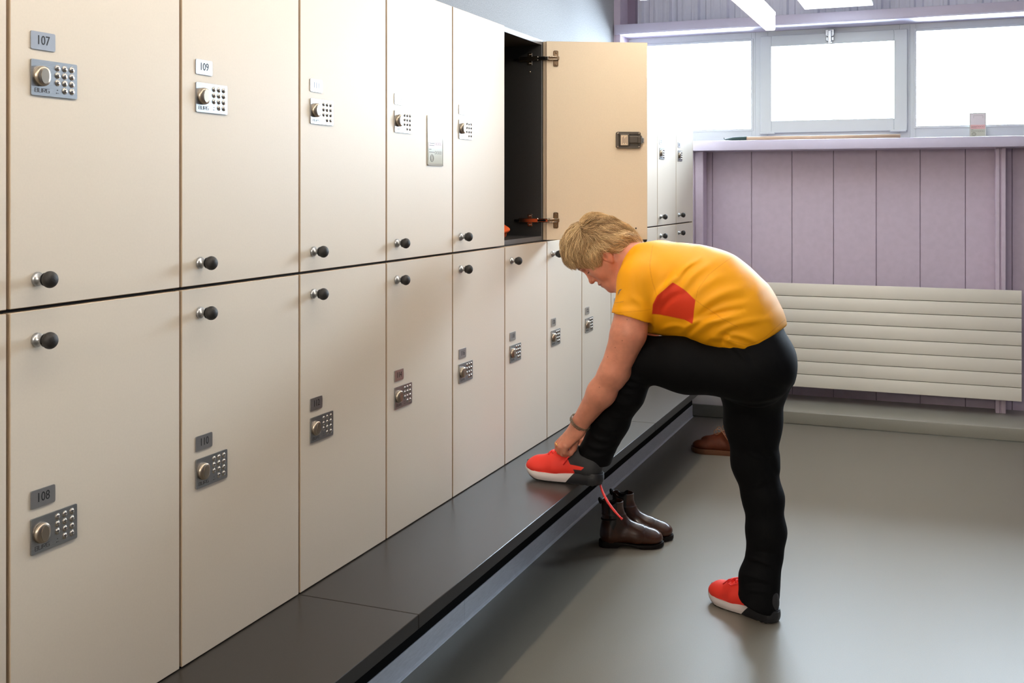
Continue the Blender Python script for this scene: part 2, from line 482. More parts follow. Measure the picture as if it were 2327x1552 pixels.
def carc_mesh(h):
    bm = bmesh.new(); t = 0.0095; D = 0.55; y0 = 0.021
    box(bm, 0.0006, 0.001 + t, y0, D, 0.0006, h - 0.0006)
    box(bm, W - t - 0.001, W - 0.0006, y0, D, 0.0006, h - 0.0006)
    box(bm, t, W - t, y0, D, 0.0006, 0.018)
    box(bm, t, W - t, y0, D, h - 0.020, h - 0.0006)
    box(bm, t, W - t, D - 0.01, D, 0.018, h - 0.020)
    return mesh_of(bm, 'carcass', [M_carc])
me_door = {1: door_mesh(HU), 0: door_mesh(HL)}
me_carc = {1: carc_mesh(HU), 0: carc_mesh(HL)}
# number plate
bm = bmesh.new(); prism(bm, rrect(0.056, 0.032, 0.003), 0, 0.0022, 0, Matrix(((1, 0, 0, 0), (0, 0, -1, 0), (0, 1, 0, 0), (0, 0, 0, 1))))
me_plate = mesh_of(bm, 'number_plate', [M_plate])
# lock plate with its parts
TOY = Matrix(((1, 0, 0, 0), (0, 0, -1, 0), (0, 1, 0, 0), (0, 0, 0, 1)))   # x,y,z -> x,-z,y : extrude towards the room
bm = bmesh.new(); prism(bm, rrect(0.108, 0.064, 0.003), 0, 0.003, 0, TOY)
me_lock = mesh_of(bm, 'combination_lock', [M_steel])
bm = bmesh.new()
lathe(bm, [(0.0180, 0.003), (0.0184, 0.0045), (0.0182, 0.008), (0.0172, 0.0112), (0.0150, 0.0125), (0, 0.0127)], 32)
for v in bm.verts:                                  # grip: two flat flanks
    if v.co.z > 0.006:
        k = (v.co.z - 0.006) / 0.014
        if abs(v.co.x) > 0.0095: v.co.x += (math.copysign(0.0095, v.co.x) - v.co.x) * min(1, k * 0.9)
bmesh.ops.transform(bm, matrix=TOY, verts=bm.verts)
me_dial = mesh_of(bm, 'dial', [M_dial])
bm = bmesh.new(); prism(bm, [(0.0092 * math.cos(2 * PI * i / 24), 0.0138 * math.sin(2 * PI * i / 24)) for i in range(24)], 0.0125, 0.0132, 0, TOY)
me_grip = mesh_of(bm, 'grip_face', [M_dial])
me_btn = {}
for d in '1234567890E':
    bm = bmesh.new()
    lathe(bm, [(0.0062, 0.0031), (0.0060, 0.0036), (0.0053, 0.0034), (0.0050, 0.0033), (0.0048, 0.0042), (0.0040, 0.0049), (0, 0.0052)], 14)
    bmesh.ops.transform(bm, matrix=TOY, verts=bm.verts)
    n0 = len(bm.faces)
    tm = text_mesh(d, 0.0066).copy()
    tm.transform(Matrix.Translation((0, -0.0052, 0)))
    bm.from_mesh(tm)
    for f in list(bm.faces)[n0:]: f.material_index = 1
    me_btn[d] = mesh_of(bm, 'button', [M_btn, M_engr])
# engraved four letter mark, drawn as squared strokes
bm = bmesh.new()
def stroke(bm, pts, ox, wd=0.0007):
    for a, b in zip(pts, pts[1:]):
        x0, x1 = sorted((a[0], b[0])); z0, z1 = sorted((a[1], b[1]))
        if a[0] != b[0] and a[1] != b[1]:
            tube(bm, [(ox + a[0], -0.0032, a[1]), (ox + b[0], -0.0032, b[1])], wd / 2, 4)
        else: box(bm, ox + x0 - wd / 2, ox + x1 + wd / 2, -0.0034, -0.0028, z0 - wd / 2, z1 + wd / 2)
u_, h_ = 0.0062, 0.0068
stroke(bm, [(0, 0), (0, h_), (u_, h_), (u_, 0), (0, 0)], 0); stroke(bm, [(0, h_ / 2), (u_, h_ / 2)], 0)
stroke(bm, [(0, h_), (0, 0), (u_, 0), (u_, h_)], 0.0088)
stroke(bm, [(0, 0), (0, h_), (u_, h_), (u_, h_ * .45), (0, h_ * .45)], 0.0176); stroke(bm, [(u_ * .4, h_ * .45), (u_, 0)], 0.0176)
stroke(bm, [(u_, h_), (0, h_), (0, 0), (u_, 0), (u_, h_ * .5), (u_ * .5, h_ * .5)], 0.0264)
me_mark = mesh_of(bm, 'lettering', [M_engr])
bm = bmesh.new(); box(bm, -0.0008, 0.0008, -0.0034, -0.0028, 0.0045, 0.0061); box(bm, -0.003, -0.0012, -0.0034, -0.0028, -0.0008, 0.0008)
box(bm, 0.0004, 0.0012, -0.0034, -0.0028, -0.0004, 0.0004); box(bm, 0.002, 0.0028, -0.0034, -0.0028, -0.0004, 0.0004)
me_led = mesh_of(bm, 'indicator', [M_engr])
# knob
bm = bmesh.new(); lathe(bm, [(0.0125, 0), (0.0125, 0.004), (0.0105, 0.006), (0.007, 0.010), (0.0065, 0.014), (0.010, 0.019), (0.0125, 0.022)], 24)
bmesh.ops.transform(bm, matrix=TOY, verts=bm.verts); me_kbase = mesh_of(bm, 'knob', [M_steel])
bm = bmesh.new(); lathe(bm, [(0.0118, 0.0195)] + [(0.0152 * math.sin(a) ** 0.9, 0.031 - 0.0125 * math.cos(a)) for a in [R(30 + 15 * i) for i in range(10)]] + [(0, 0.0435)], 24)
bmesh.ops.transform(bm, matrix=TOY, verts=bm.verts); me_kgrip = mesh_of(bm, 'knob_cap', [M_rubber])

def child(name, me, parent, loc=(0, 0, 0)):
    o = bpy.data.objects.new(name, me); C.objects.link(o); o.parent = parent; o.location = loc; return o
def set_lock(par, xl, zb, parts=True):
    lk = child('combination_lock', me_lock, par, (xl, 0, zb))
    dl = child('dial', me_dial, lk, (0.0225, 0, 0.035))
    child('lettering', me_mark, lk, (0.0085, 0, 0.0062))
    child('indicator', me_led, lk, (0.0605, 0, 0.0075))
    for r, row in enumerate(('123', '456', '789', ' 0E')):
        for c, d in enumerate(row):
            if d != ' ': child('button', me_btn[d], lk, (0.0605 + 0.0172 * c, 0, 0.064 - 0.0112 - 0.0134 * r))
    # the flat grip lies on the dial
    child('grip_face', me_grip, lk, (0.0225, 0, 0.035))
    return lk
def locker(k, up, label, num, door_tf=None, hw=None):
    e = empty('locker', (LX, Y0L + W * k, ZMID if up else ZB0), PI / 2)
    tag(e, label, 'locker', 'lockers along the left wall')
    if up and k < 0: pass
    child('carcass', me_carc[up], e)
    if up: zl, zn, zk = 1.6255 - ZMID, 1.7075 - ZMID, 0.050
    else: zl, zn, zk = 0.8100 - ZB0, 0.8915 - ZB0, HL - 0.058
    dp = e
    d = child('door', me_door[up], e)
    kids = [d]
    pl = child('number_plate', me_plate, e, (0.047, 0, zn)); kids.append(pl)
    nm = child('number', None, pl) if False else None
    tm = text_mesh(str(num), 0.0235, 0.0004, 0.88)
    if not len(tm.materials): tm.materials.append(M_ink)
    o = child('number', tm, pl, (0.028, -0.0023, 0.0165))
    kids.append(set_lock(e, 0.047, zl))
    kb = child('knob', me_kbase, e, (0.062, 0, zk)); child('knob_cap', me_kgrip, kb); kids.append(kb)
    if door_tf is not None:
        for o in kids:
            o.matrix_local = door_tf @ Matrix.Translation(o.location)
    return e
LAB = {}
for k in range(0, 6):
    where = {0: 'nearest full-width column', 1: 'second column from the left edge', 2: 'third column from the left edge', 3: 'fourth column, left of the open locker', 4: 'column just left of the open locker', 5: 'below the open locker'}[k]
    LAB[(k, 1)] = 'closed cream upper locker numbered %d, %s' % (107 + 2 * k, where)
    LAB[(k, 0)] = 'closed cream lower locker numbered %d, %s' % (108 + 2 * k, where)
LAB[(3, 1)] = 'cream upper locker numbered 113 with a clear card sleeve stuck on its door'
LAB[(5, 1)] = 'open upper locker with its cream door swung wide and a dark empty inside'
LAB[(6, 1)] = 'white upper locker just beyond the open locker, hidden by its swung door'
LAB[(7, 1)] = 'white upper locker second beyond the open locker, behind its swung door'
LAB[(8, 1)] = 'white upper locker third beyond the open locker, behind its swung door'
LAB[(6, 0)] = "white lower locker numbered 120, left of the bent woman's face"
LAB[(7, 0)] = "white lower locker numbered 122 right behind the bent woman's face"
LAB[(8, 0)] = "white lower locker directly behind the woman's shoulder and arm"
LAB[(9, 1)] = 'white upper locker sliver showing beside the free edge of the open door'
LAB[(9, 0)] = "white lower locker above the woman's upper back, left of the last two"
LAB[(10, 1)] = 'white upper locker, last but one before the purple wall'
LAB[(10, 0)] = 'white lower locker, last but one before the purple wall'
LAB[(11, 1)] = 'white upper locker at the far end, touching the purple wall'
LAB[(11, 0)] = 'white lower locker at the far end, touching the purple wall'
LAB[(-1, 1)] = 'cream upper locker cut off by the left edge of the photo'
LAB[(-1, 0)] = 'cream lower locker cut off by the left edge of the photo'
PHI = R(118)
piv = Vector((W - 0.004, 0.019, 0))
TF = Matrix.Translation((0.0, -0.018, 0)) @ Matrix.Translation(piv) @ Matrix.Rotation(PHI, 4, 'Z') @ Matrix.Translation(-piv)
for k in range(-1, 12):
    for up in (1, 0):
        num = 107 + 2 * k + (0 if up else 1)
        e = locker(k, up, LAB[(k, up)], num, TF if (k, up) == (5, 1) else None)
        if (k, up) == (5, 1): OPEN = e
# narrower leaf for the open locker
bmd = door_mesh(HU, 0.028, W - G)
for ch in OPEN.children:
    if ch.name.startswith('door'): ch.data = bmd
# bright edge strip along the open locker's front frame
bm = bmesh.new(); box(bm, 0.0102, W - 0.0102, 0.0195, 0.0212, HU - 0.020, HU - 0.001); box(bm, 0.0102, W - 0.0102, 0.0195, 0.0212, 0.0006, 0.018)
box(bm, W - 0.0105, W - 0.0012, 0.0195, 0.0212, 0.0006, HU - 0.001)
obj('edge_band', bm, M_carcedge, OPEN)
# back of the lock on the inside of the open door (door coordinates, y = 0.019 is the inside face)
def on_door(name, bm, m):
    o = obj(name, bm, m, OPEN); o.matrix_local = TF; return o
zc = 1.657 - ZMID
IN = Matrix(((1, 0, 0, 0), (0, 0, 1, 0.019), (0, 1, 0, 0), (0, 0, 0, 1)))
bm = bmesh.new()
xl = 0.058; fw, fh = 0.102, 0.068
o_ = rrect(fw, fh, 0.008); i_ = [(0.009 + x * (fw - 0.018) / fw, 0.009 + y * (fh - 0.018) / fh) for x, y in o_]
n = len(o_)
lo = [bm.verts.new((x, y, 0)) for x, y in o_]; hi = [bm.verts.new((x, y, 0.010)) for x, y in o_]
ih = [bm.verts.new((x, y, 0.010)) for x, y in i_]; il = [bm.verts.new((x, y, 0.003)) for x, y in i_]
for a, b in ((lo, hi), (hi, ih), (ih, il)):
    for i in range(n): bm.faces.new((a[i], a[(i + 1) % n], b[(i + 1) % n], b[i]))
bm.faces.new(il)
bmesh.ops.transform(bm, matrix=Matrix.Translation((xl, 0, zc - fh / 2)) @ IN, verts=bm.verts)
bmesh.ops.recalc_face_normals(bm, faces=bm.faces)
lb = on_door('lock_casing', bm, M_lockb)
def sub(name, bm, m, par):
    o = obj(name, bm, m, par); return o
bm = bmesh.new(); box(bm, xl + 0.048, xl + 0.088, 0.021, 0.034, zc - 0.024, zc + 0.025, bev=0.002); sub('battery_cover', bm, M_lockb, lb)
bm = bmesh.new(); box(bm, xl + 0.055, xl + 0.084, 0.034, 0.0345, zc - 0.021, zc + 0.020)
for i in range(5): box(bm, xl + 0.059 + i * 0.0045, xl + 0.0605 + i * 0.0045, 0.0344, 0.0348, zc - 0.016 + (i % 2) * .004, zc + 0.015 - (i % 3) * .004, 1)
sub('label', bm, [M_paper, M_engr], lb)
bm = bmesh.new(); box(bm, xl + 0.012, xl + 0.048, 0.021, 0.031, zc - 0.012, zc + 0.017, bev=0.002); box(bm, xl - 0.006, xl + 0.014, 0.024, 0.036, zc - 0.013, zc + 0.015, bev=0.002)
box(bm, xl - 0.003, xl + 0.003, 0.024, 0.038, zc - 0.016, zc + 0.018, bev=0.001); sub('bolt_carrier', bm, M_lockb, lb)
bm = bmesh.new(); box(bm, xl - 0.013, xl - 0.004, 0.0195, 0.033, zc - 0.011, zc + 0.011, bev=0.003); sub('latch_bolt', bm, M_chrome, lb)
for sx in (0.007, fw - 0.007):
    for sz in (-fh / 2 + 0.007, fh / 2 - 0.007):
        bm = bmesh.new(); lathe(bm, [(0.0036, 0.010), (0.0034, 0.0118), (0, 0.0128)], 10)
        bmesh.ops.transform(bm, matrix=Matrix.Translation((xl + sx, 0, zc + sz)) @ IN, verts=bm.verts); sub('screw', bm, M_chrome, lb)
bm = bmesh.new(); lathe(bm, [(0.0035, 0), (0.0035, 0.0012), (0, 0.0013)], 10); bmesh.ops.transform(bm, matrix=Matrix.Translation((0.076, 0, 0.048)) @ IN, verts=bm.verts)
on_door('knob_screw', bm, M_engr)
# hinges
def hinge(z, tint):
    bm = bmesh.new()
    box(bm, W - 0.052, W - 0.032, 0.019, 0.0215, z - 0.032, z + 0.032, bev=0.003)
    for dz in (-0.024, 0.024):
        lathe(bm, [(0.004, 0.0), (0.003, 0.0028), (0, 0.003)], 8, Matrix.Translation((W - 0.042, 0.0025, z + dz)) @ IN)
    box(bm, W - 0.055, W - 0.026, 0.0215, 0.031, z - 0.007, z + 0.008, bev=0.002)
    box(bm, W - 0.028, W - 0.008, 0.020, 0.030, z - 0.009, z + 0.009, bev=0.002)
    on_door('hinge_cup', bm, M_hingep)
    bm = bmesh.new()
    xs = W - 0.0106
    box(bm, xs - 0.003, xs, 0.060, 0.080, z - 0.025, z + 0.025, 0, bev=0.001)      # mounting plate on the side wall
    box(bm, xs - 0.014, xs - 0.002, 0.030, 0.115, z - 0.009, z + 0.009, 0, bev=0.002)
    box(bm, xs - 0.010, xs - 0.003, -0.012, 0.032, z - 0.007, z + 0.007, 0, bev=0.002)
    box(bm, xs - 0.016, xs - 0.014, 0.000, 0.030, z - 0.004, z + 0.004, 1)
    for dz in (-0.006, 0.006): tube(bm, [(xs - 0.006, 0.030, z + dz), (xs - 0.004, -0.020, z + dz), (xs + 0.006, -0.045, z + dz)], 0.0022, 6)
    for yy in (0.066, 0.072):
        for dz in (-0.018, 0.018): lathe(bm, [(0.003, 0), (0, 0.003)], 6, Matrix.Translation((xs - 0.005, yy, z + dz)) @ Matrix.Rotation(R(-90), 4, 'Y'))
    tube(bm, [(xs - 0.008, 0.112, z), (xs - 0.006, 0.135, z)], 0.005, 6, 2)
    obj('hinge', bm, [tint, M_black, M_black], OPEN)
hinge(1.987 - ZMID, M_chrome); hinge(1.33 - ZMID, M_chrome)
bm = bmesh.new(); lathe(bm, [(0.004, 0), (0.003, 0.002), (0, 0.003)], 8, Matrix.Translation((W - 0.0106, 0.07, 1.935 - ZMID)) @ Matrix.Rotation(R(-90), 4, 'Y')); obj('wall_screw', bm, M_chrome, OPEN)

# orange towel in the open locker
bm = bmesh.new()
n1, n2 = 22, 14
g = [[None] * n2 for _ in range(n1)]
rnd = random.Random(3)
for i in range(n1):
    for j in range(n2):
        a = 2 * PI * i / n1; b = PI * (j + 0.5) / n2
        rr = 1 + 0.13 * math.sin(3 * a + 2 * b) + 0.09 * math.sin(5 * b + a * 2) + 0.05 * math.sin(7 * a)
        x = 0.075 * rr * math.sin(b) * math.cos(a); y = 0.10 * rr * math.sin(b) * math.sin(a); z = 0.030 + 0.034 * rr * math.cos(b)
        g[i][j] = bm.verts.new((x, y, max(z, 0.0)))
for i in range(n1):
    for j in range(n2 - 1):
        bm.faces.new((g[i][j], g[(i + 1) % n1][j], g[(i + 1) % n1][j + 1], g[i][j + 1]))
bm.faces.new([g[i][0] for i in range(n1)][::-1]); bm.faces.new([g[i][n2 - 1] for i in range(n1)])
bmesh.ops.recalc_face_normals(bm, faces=bm.faces)
o = obj('orange_towel', bm, M_orange, None, smooth=True)
md = o.modifiers.new('sub', 'SUBSURF'); md.levels = 2; md.render_levels = 2
TP = P(1140, 540, 3.86)
o.location = (-1.625, 3.790, ZMID + 0.0178)
tag(o, 'crumpled orange cloth lying on the floor of the open locker', 'towel')

# card in a clear sleeve stuck on locker 113, and one standing at the window
def card(name, label, loc, rz, w_, h_, lean=0.0):
    e = empty(name, loc, rz); e.rotation_euler = (lean, 0, rz); tag(e, label, 'card')
    bm = bmesh.new(); box(bm, 0, w_, -0.0014, 0, 0, h_, bev=0.0004)
    box(bm, 0, 0.004, -0.0024, -0.0012, 0, h_); box(bm, w_ - 0.004, w_, -0.0024, -0.0012, 0, h_); box(bm, 0, w_, -0.0024, -0.0012, 0, 0.004)
    obj('sleeve', bm, M_film, e)
    a = 0.006
    bm = bmesh.new(); box(bm, a, w_ - a, -0.0020, -0.0014, h_ * 0.52, h_ - 0.006, 0)
    box(bm, a + 0.018, w_ - a - 0.012, -0.0024, -0.0019, h_ - 0.018, h_ - 0.0172, 1); box(bm, a + 0.018, a + 0.0188, -0.0024, -0.0019, h_ - 0.034, h_ - 0.018, 1)
    box(bm, w_ - a - 0.0128, w_ - a - 0.012, -0.0024, -0.0019, h_ - 0.034, h_ - 0.018, 1)
    obj('card_top', bm, [M_pale, M_engr], e)
    def lines(bm, z, n, x1=0.42, x0=0.05, t=0.0016):
        for i in range(n):
            zz = z - i * 0.006; box(bm, a + (w_ - 2 * a) * x0, a + (w_ - 2 * a) * (x1 - 0.05 * (i % 2)), -0.0023, -0.0019, zz, zz + t, 1)
    def rings(bm, z, n=4):
        for i in range(n):
            cx = a + (w_ - 2 * a) * (0.50 + 0.13 * i); r = 0.0048
            pts = [(cx + r * math.cos(2 * PI * q / 16), -0.0021, z + r * math.sin(2 * PI * q / 16)) for q in range(17)]
            tube(bm, pts, 0.0004, 4, 1)
    bm = bmesh.new(); box(bm, a, w_ - a, -0.0020, -0.0014, h_ * 0.355, h_ * 0.52, 0); lines(bm, h_ * 0.445, 1); lines(bm, h_ * 0.40, 1); rings(bm, h_ * 0.445)
    obj('card_pink', bm, [M_pink, M_engr], e)
    bm = bmesh.new(); box(bm, a, w_ - a, -0.0020, -0.0014, 0.006, h_ * 0.355, 0); lines(bm, h_ * 0.32, 1, 0.2); lines(bm, h_ * 0.265, 1); rings(bm, h_ * 0.265)
    cx, cz, r = a + (w_ - 2 * a) * 0.24, h_ * 0.15, 0.0115
    tube(bm, [(cx + r * math.cos(2 * PI * q / 24), -0.0021, cz + r * math.sin(2 * PI * q / 24)) for q in range(25)], 0.0006, 4, 1)
    r *= .72; tube(bm, [(cx + r * math.cos(2 * PI * q / 24), -0.0021, cz + r * math.sin(2 * PI * q / 24)) for q in range(25)], 0.0005, 4, 1)
    box(bm, cx - 0.0008, cx + 0.0008, -0.0023, -0.0019, cz - 0.006, cz + 0.006, 1)
    obj('card_bottom', bm, [M_sage, M_engr], e)
    return e
card('card_sleeve', 'clear plastic sleeve with a pink and green card stuck on locker 113', (LX + 0.0008, Y0L + W * 3.582, 1.5315), PI / 2, 0.110, 0.157)
cx_ = XP(2203, 7.27)
card('window_card', 'small translucent info card standing on the sill against the right window', (cx_, 7.272, 1.7745), 0, XP(2241, 7.27) - cx_, 0.157, R(-3))

# window pole lying on the sill
e = empty('window_pole', (XP(1900, 7.10), 7.10, 1.7745)); tag(e, 'wooden pole with a dark green metal hook lying along the window sill', 'pole')
xa, xb = XP(1688, 7.10) - e.location.x, XP(2046, 7.10) - e.location.x
bm = bmesh.new(); tube(bm, [(xa, 0, 0.0125), (xb, 0, 0.0125)], 0.0125, 14); obj('shaft', bm, M_wood, e)
bm = bmesh.new(); x1 = XP(1690, 7.1) - e.location.x; x2 = XP(1648, 7.1) - e.location.x
tube(bm, [(x1 + 0.02, 0, 0.0125), (x1, 0, 0.0125), (x1 - 0.03, 0, 0.013), (x1 - 0.07, 0, 0.012), (x2 + 0.02, 0, 0.010), (x2 + 0.004, 0, 0.010)], [0.0135, 0.0135, 0.012, 0.011, 0.006, 0.003], 10)
tube(bm, [(x2 + 0.02, 0, 0.010), (x2 + 0.004, 0, 0.008), (x2 - 0.006, 0, 0.012), (x2 - 0.008, 0, 0.022)], [0.004, 0.0035, 0.003, 0.002], 8)
obj('hook', bm, M_green, e)

# ================================================================ BENCH
BX = -1.166
def bench(y0, y1, label):
    e = empty('bench', ((BX + -1.53) / 2, (y0 + y1) / 2, ZB0 - 0.036)); tag(e, label, 'bench', 'bench slabs in front of the lockers')
    L = (y1 - y0) / 2 - 0.0012; cx = e.location.x
    bm = bmesh.new(); box(bm, -1.95 - cx, BX - cx, -L, L, 0.0, 0.035, bev=0.0012)
    for f in bm.faces:
        f.normal_update()
        if f.normal.x > 0.9: f.material_index = 1
    obj('slab', bm, [M_bench, M_benchf], e)
ya, yb, yc = Y0L + 2 * W, Y0L + 7 * W, Y0L + 12 * W - 0.005
bench(-0.6, ya, 'dark grey bench slab nearest the camera, before the first joint')
bench(ya, yb, 'dark grey bench slab in the middle, carrying the raised trainer')
bench(yb, yc, 'dark grey bench slab at the far end beside the curb')
# end filler beside the last locker
bm = bmesh.new(); box(bm, -2.05, LX + 0.0, Y0L + 12 * W + 0.0005, Y0L + 12 * W + 0.016, ZB0 - 0.04, ZTOP); struct(obj('trim_8', bm, M_cream))
# ================================================================ ORGANIC SHAPES
# a small implicit surface modeller: tapered limbs and ellipsoids blended smoothly, meshed as one continuous skin
def A(v): return np.array(v, dtype=np.float64)
class Cone:
    def __init__(s, a, b, ra, rb, k=0.02, flat=1.0, n=(0, 1, 0), op='u'):
        s.a, s.b, s.ra, s.rb, s.k, s.op = A(a), A(b), ra, rb, k, op
        s.fl = flat; s.n = A(n) / np.linalg.norm(A(n))
        s.c = (s.a + s.b) / 2; s.R = np.linalg.norm(s.b - s.a) / 2 + max(ra, rb) * max(1, flat)
        s.ba = s.b - s.a; s.l2 = max(s.ba @ s.ba, 1e-12)
    def d(s, p):
        q = p - s.a; h = np.clip(q @ s.ba / s.l2, 0, 1)
        q = q - h[:, None] * s.ba
        r = s.ra + (s.rb - s.ra) * h
        if s.fl != 1.0:
            qn = q @ s.n; q = q + np.outer(qn * (1 / s.fl - 1), s.n)
            return (np.sqrt((q * q).sum(1)) - r) * min(1.0, s.fl ** 0.5 if s.fl < 1 else 1.0)
        return np.sqrt((q * q).sum(1)) - r
class Ell:
    def __init__(s, c, r, ax=None, k=0.02, op='u'):
        s.c, s.r, s.k, s.op = A(c), A(r), k, op
        s.M = np.eye(3) if ax is None else np.array([A(x) / np.linalg.norm(A(x)) for x in ax])
        s.R = max(r)
    def d(s, p):
        q = (p - s.c) @ s.M.T
        k0 = np.sqrt(((q / s.r) ** 2).sum(1)); k1 = np.sqrt(((q / s.r ** 2) ** 2).sum(1)) + 1e-9
        return np.where(k0 < 1e-3, -s.r.min(), k0 * (k0 - 1) / k1)
class Half:
    """cut everything on the side the normal points to"""
    def __init__(s, p, n, k=0.004, near=None, rad=None):
        s.p, s.n, s.k, s.op = A(p), A(n) / np.linalg.norm(A(n)), k, 's'
        s.c, s.R = (A(near), rad) if near is not None else (s.p, 9.0)
        s.near = near
    def d(s, p):
        v = -((p - s.p) @ s.n)
        if s.near is not None: v = np.maximum(v, np.sqrt(((p - s.c) ** 2).sum(1)) - s.R)
        return v
def smin(a, b, k):
    h = np.clip(0.5 + 0.5 * (b - a) / k, 0, 1)
    return b + (a - b) * h - k * h * (1 - h)
def field(prims, p, fn=None):
    v = np.full(len(p), 1.0)
    for q in prims:
        if q.op == 'u': v = smin(v, q.d(p), max(q.k, 1e-5))
        else: v = -smin(-v, q.d(p), max(q.k, 1e-5))
    if fn is not None: v = v - fn(p, v)
    return v
def build_sdf(name, prims, vox, mats, parent=None, fn=None, lo=None, hi=None):
    B = 12
    us = [q for q in prims if q.op == 'u']
    mn = np.min([q.c - q.R for q in us], 0) - 0.02; mx = np.max([q.c + q.R for q in us], 0) + 0.02
    if lo is not None: mn = np.maximum(mn, A(lo)); mx = np.minimum(mx, A(hi))
    bs = B * vox
    nb = np.ceil((mx - mn) / bs).astype(int) + 1
    gi = np.stack(np.meshgrid(*[np.arange(n) for n in nb], indexing='ij'), -1).reshape(-1, 3)
    cen = mn + (gi + 0.5) * bs
    v = field(prims, cen)
    hd = bs * 0.87
    keep = np.abs(v) < hd * 1.45 + 0.012
    gi = gi[keep]; cen = cen[keep]
    n1 = B + 1
    loc = np.stack(np.meshgrid(*[np.arange(n1)] * 3, indexing='ij'), -1).reshape(-1, 3)
    N = len(gi)
    val = np.full((N, n1 ** 3), 1.0)
    pts = (mn + gi * bs)[:, None, :] + loc[None] * vox
    for q in prims:
        m = np.sqrt(((cen - q.c) ** 2).sum(1)) < q.R + hd + max(q.k, 0) + 0.01 + (0.02 if q.op == 'u' else 0)
        if not m.any(): continue
        dd = q.d(pts[m].reshape(-1, 3)).reshape(-1, n1 ** 3)
        k = max(q.k, 1e-5)
        val[m] = smin(val[m], dd, k) if q.op == 'u' else -smin(-val[m], dd, k)
    if fn is not None:
        for i in range(0, N, 200):
            s = slice(i, i + 200)
            pp = pts[s].reshape(-1, 3); vv = val[s].reshape(-1)
            val[s] = (vv - fn(pp, vv)).reshape(-1, n1 ** 3)
    val = val.reshape(N, n1, n1, n1)
    val = np.where(np.abs(val) < 1e-9, 1e-9, val)
    neg = val < 0
    # cell vertices
    e_sum = np.zeros((N, B, B, B, 3)); e_cnt = np.zeros((N, B, B, B))
    for ax in range(3):
        for o1 in (0, 1):
            for o2 in (0, 1):
                oth = [a for a in range(3) if a != ax]
                s0 = [None] * 3; s1 = [None] * 3
                s0[ax] = slice(0, B); s1[ax] = slice(1, B + 1)
                for a, o in zip(oth, (o1, o2)): s0[a] = s1[a] = slice(o, B + o)
                a_ = val[(slice(None),) + tuple(s0)]; b_ = val[(slice(None),) + tuple(s1)]
                m = (a_ < 0) != (b_ < 0)
                t = np.where(m, a_ / np.where(m, a_ - b_, 1), 0)
                off = np.zeros(3); off[oth[0]] = o1; off[oth[1]] = o2
                pos = np.zeros(m.shape + (3,)); pos[..., ax] = t; pos += off
                e_sum += pos * m[..., None]; e_cnt += m
    act = e_cnt > 0
    bi, ci, cj, ck = np.nonzero(act)
    gc = gi[bi] * B + np.stack([ci, cj, ck], 1)
    V = mn + (gc + e_sum[act] / e_cnt[act][:, None]) * vox
    big = (nb * B + 2).astype(np.int64)
    key = (gc[:, 0].astype(np.int64) * big[1] + gc[:, 1]) * big[2] + gc[:, 2]
    order = np.argsort(key); skey = key[order]
    faces = []
    for ax in range(3):
        s0 = [slice(0, B)] * 3; s1 = [slice(0, B)] * 3; s1[ax] = slice(1, B + 1)
        a_ = neg[(slice(None),) + tuple(s0)]; b_ = neg[(slice(None),) + tuple(s1)]
        m = a_ != b_
        bi, ci, cj, ck = np.nonzero(m)
        g = gi[bi] * B + np.stack([ci, cj, ck], 1)
        u, w_ = (ax + 1) % 3, (ax + 2) % 3
        idx = []
        ok = np.ones(len(g), bool)
        for du, dw in ((0, 0), (-1, 0), (-1, -1), (0, -1)):
            h = g.copy(); h[:, u] += du; h[:, w_] += dw
            ok &= (h >= 0).all(1)
            kk = (h[:, 0].astype(np.int64) * big[1] + h[:, 1]) * big[2] + h[:, 2]
            j = np.clip(np.searchsorted(skey, kk), 0, len(skey) - 1)
            ok &= skey[j] == kk
            idx.append(order[j])
        q = np.stack(idx, 1)[ok]; fl = a_[m][ok]
        q[~fl] = q[~fl][:, ::-1]
        faces.append(q)
    F = np.concatenate(faces)
    me = bpy.data.meshes.new(name)
    me.vertices.add(len(V)); me.vertices.foreach_set('co', V.astype(np.float32).ravel())
    me.loops.add(len(F) * 4); me.loops.foreach_set('vertex_index', F.astype(np.int32).ravel())
    me.polygons.add(len(F)); me.polygons.foreach_set('loop_start', np.arange(0, len(F) * 4, 4, dtype=np.int32))
    me.update(calc_edges=True); me.validate()
    for m_ in (mats if isinstance(mats, (list, tuple)) else [mats]): me.materials.append(m_)
    me.shade_smooth()
    o = bpy.data.objects.new(name, me); C.objects.link(o)
    if parent: o.parent = parent; o.matrix_parent_inverse = parent.matrix_world.inverted()
    return o
def set_attr(o, name, fn):
    me = o.data; n = len(me.vertices); co_ = np.empty(n * 3, np.float32)
    me.vertices.foreach_get('co', co_); co_ = co_.reshape(-1, 3).astype(float)
    a = me.attributes.new(name, 'FLOAT', 'POINT'); a.data.foreach_set('value', fn(co_).astype(np.float32))
def poly_sd(x, y, poly):
    """signed distance to a polygon, positive inside"""
    d = np.full(len(x), 1e9); ins = np.zeros(len(x), bool)
    for (x0, y0), (x1, y1) in zip(poly, poly[1:] + poly[:1]):
        ex, ey = x1 - x0, y1 - y0
        h = np.clip(((x - x0) * ex + (y - y0) * ey) / (ex * ex + ey * ey + 1e-12), 0, 1)
        d = np.minimum(d, np.hypot(x - x0 - h * ex, y - y0 - h * ey))
        c = ((y0 > y) != (y1 > y)) & (x < (x1 - x0) * (y - y0) / (y1 - y0 + 1e-15) + x0)
        ins ^= c
    return np.where(ins, d, -d)
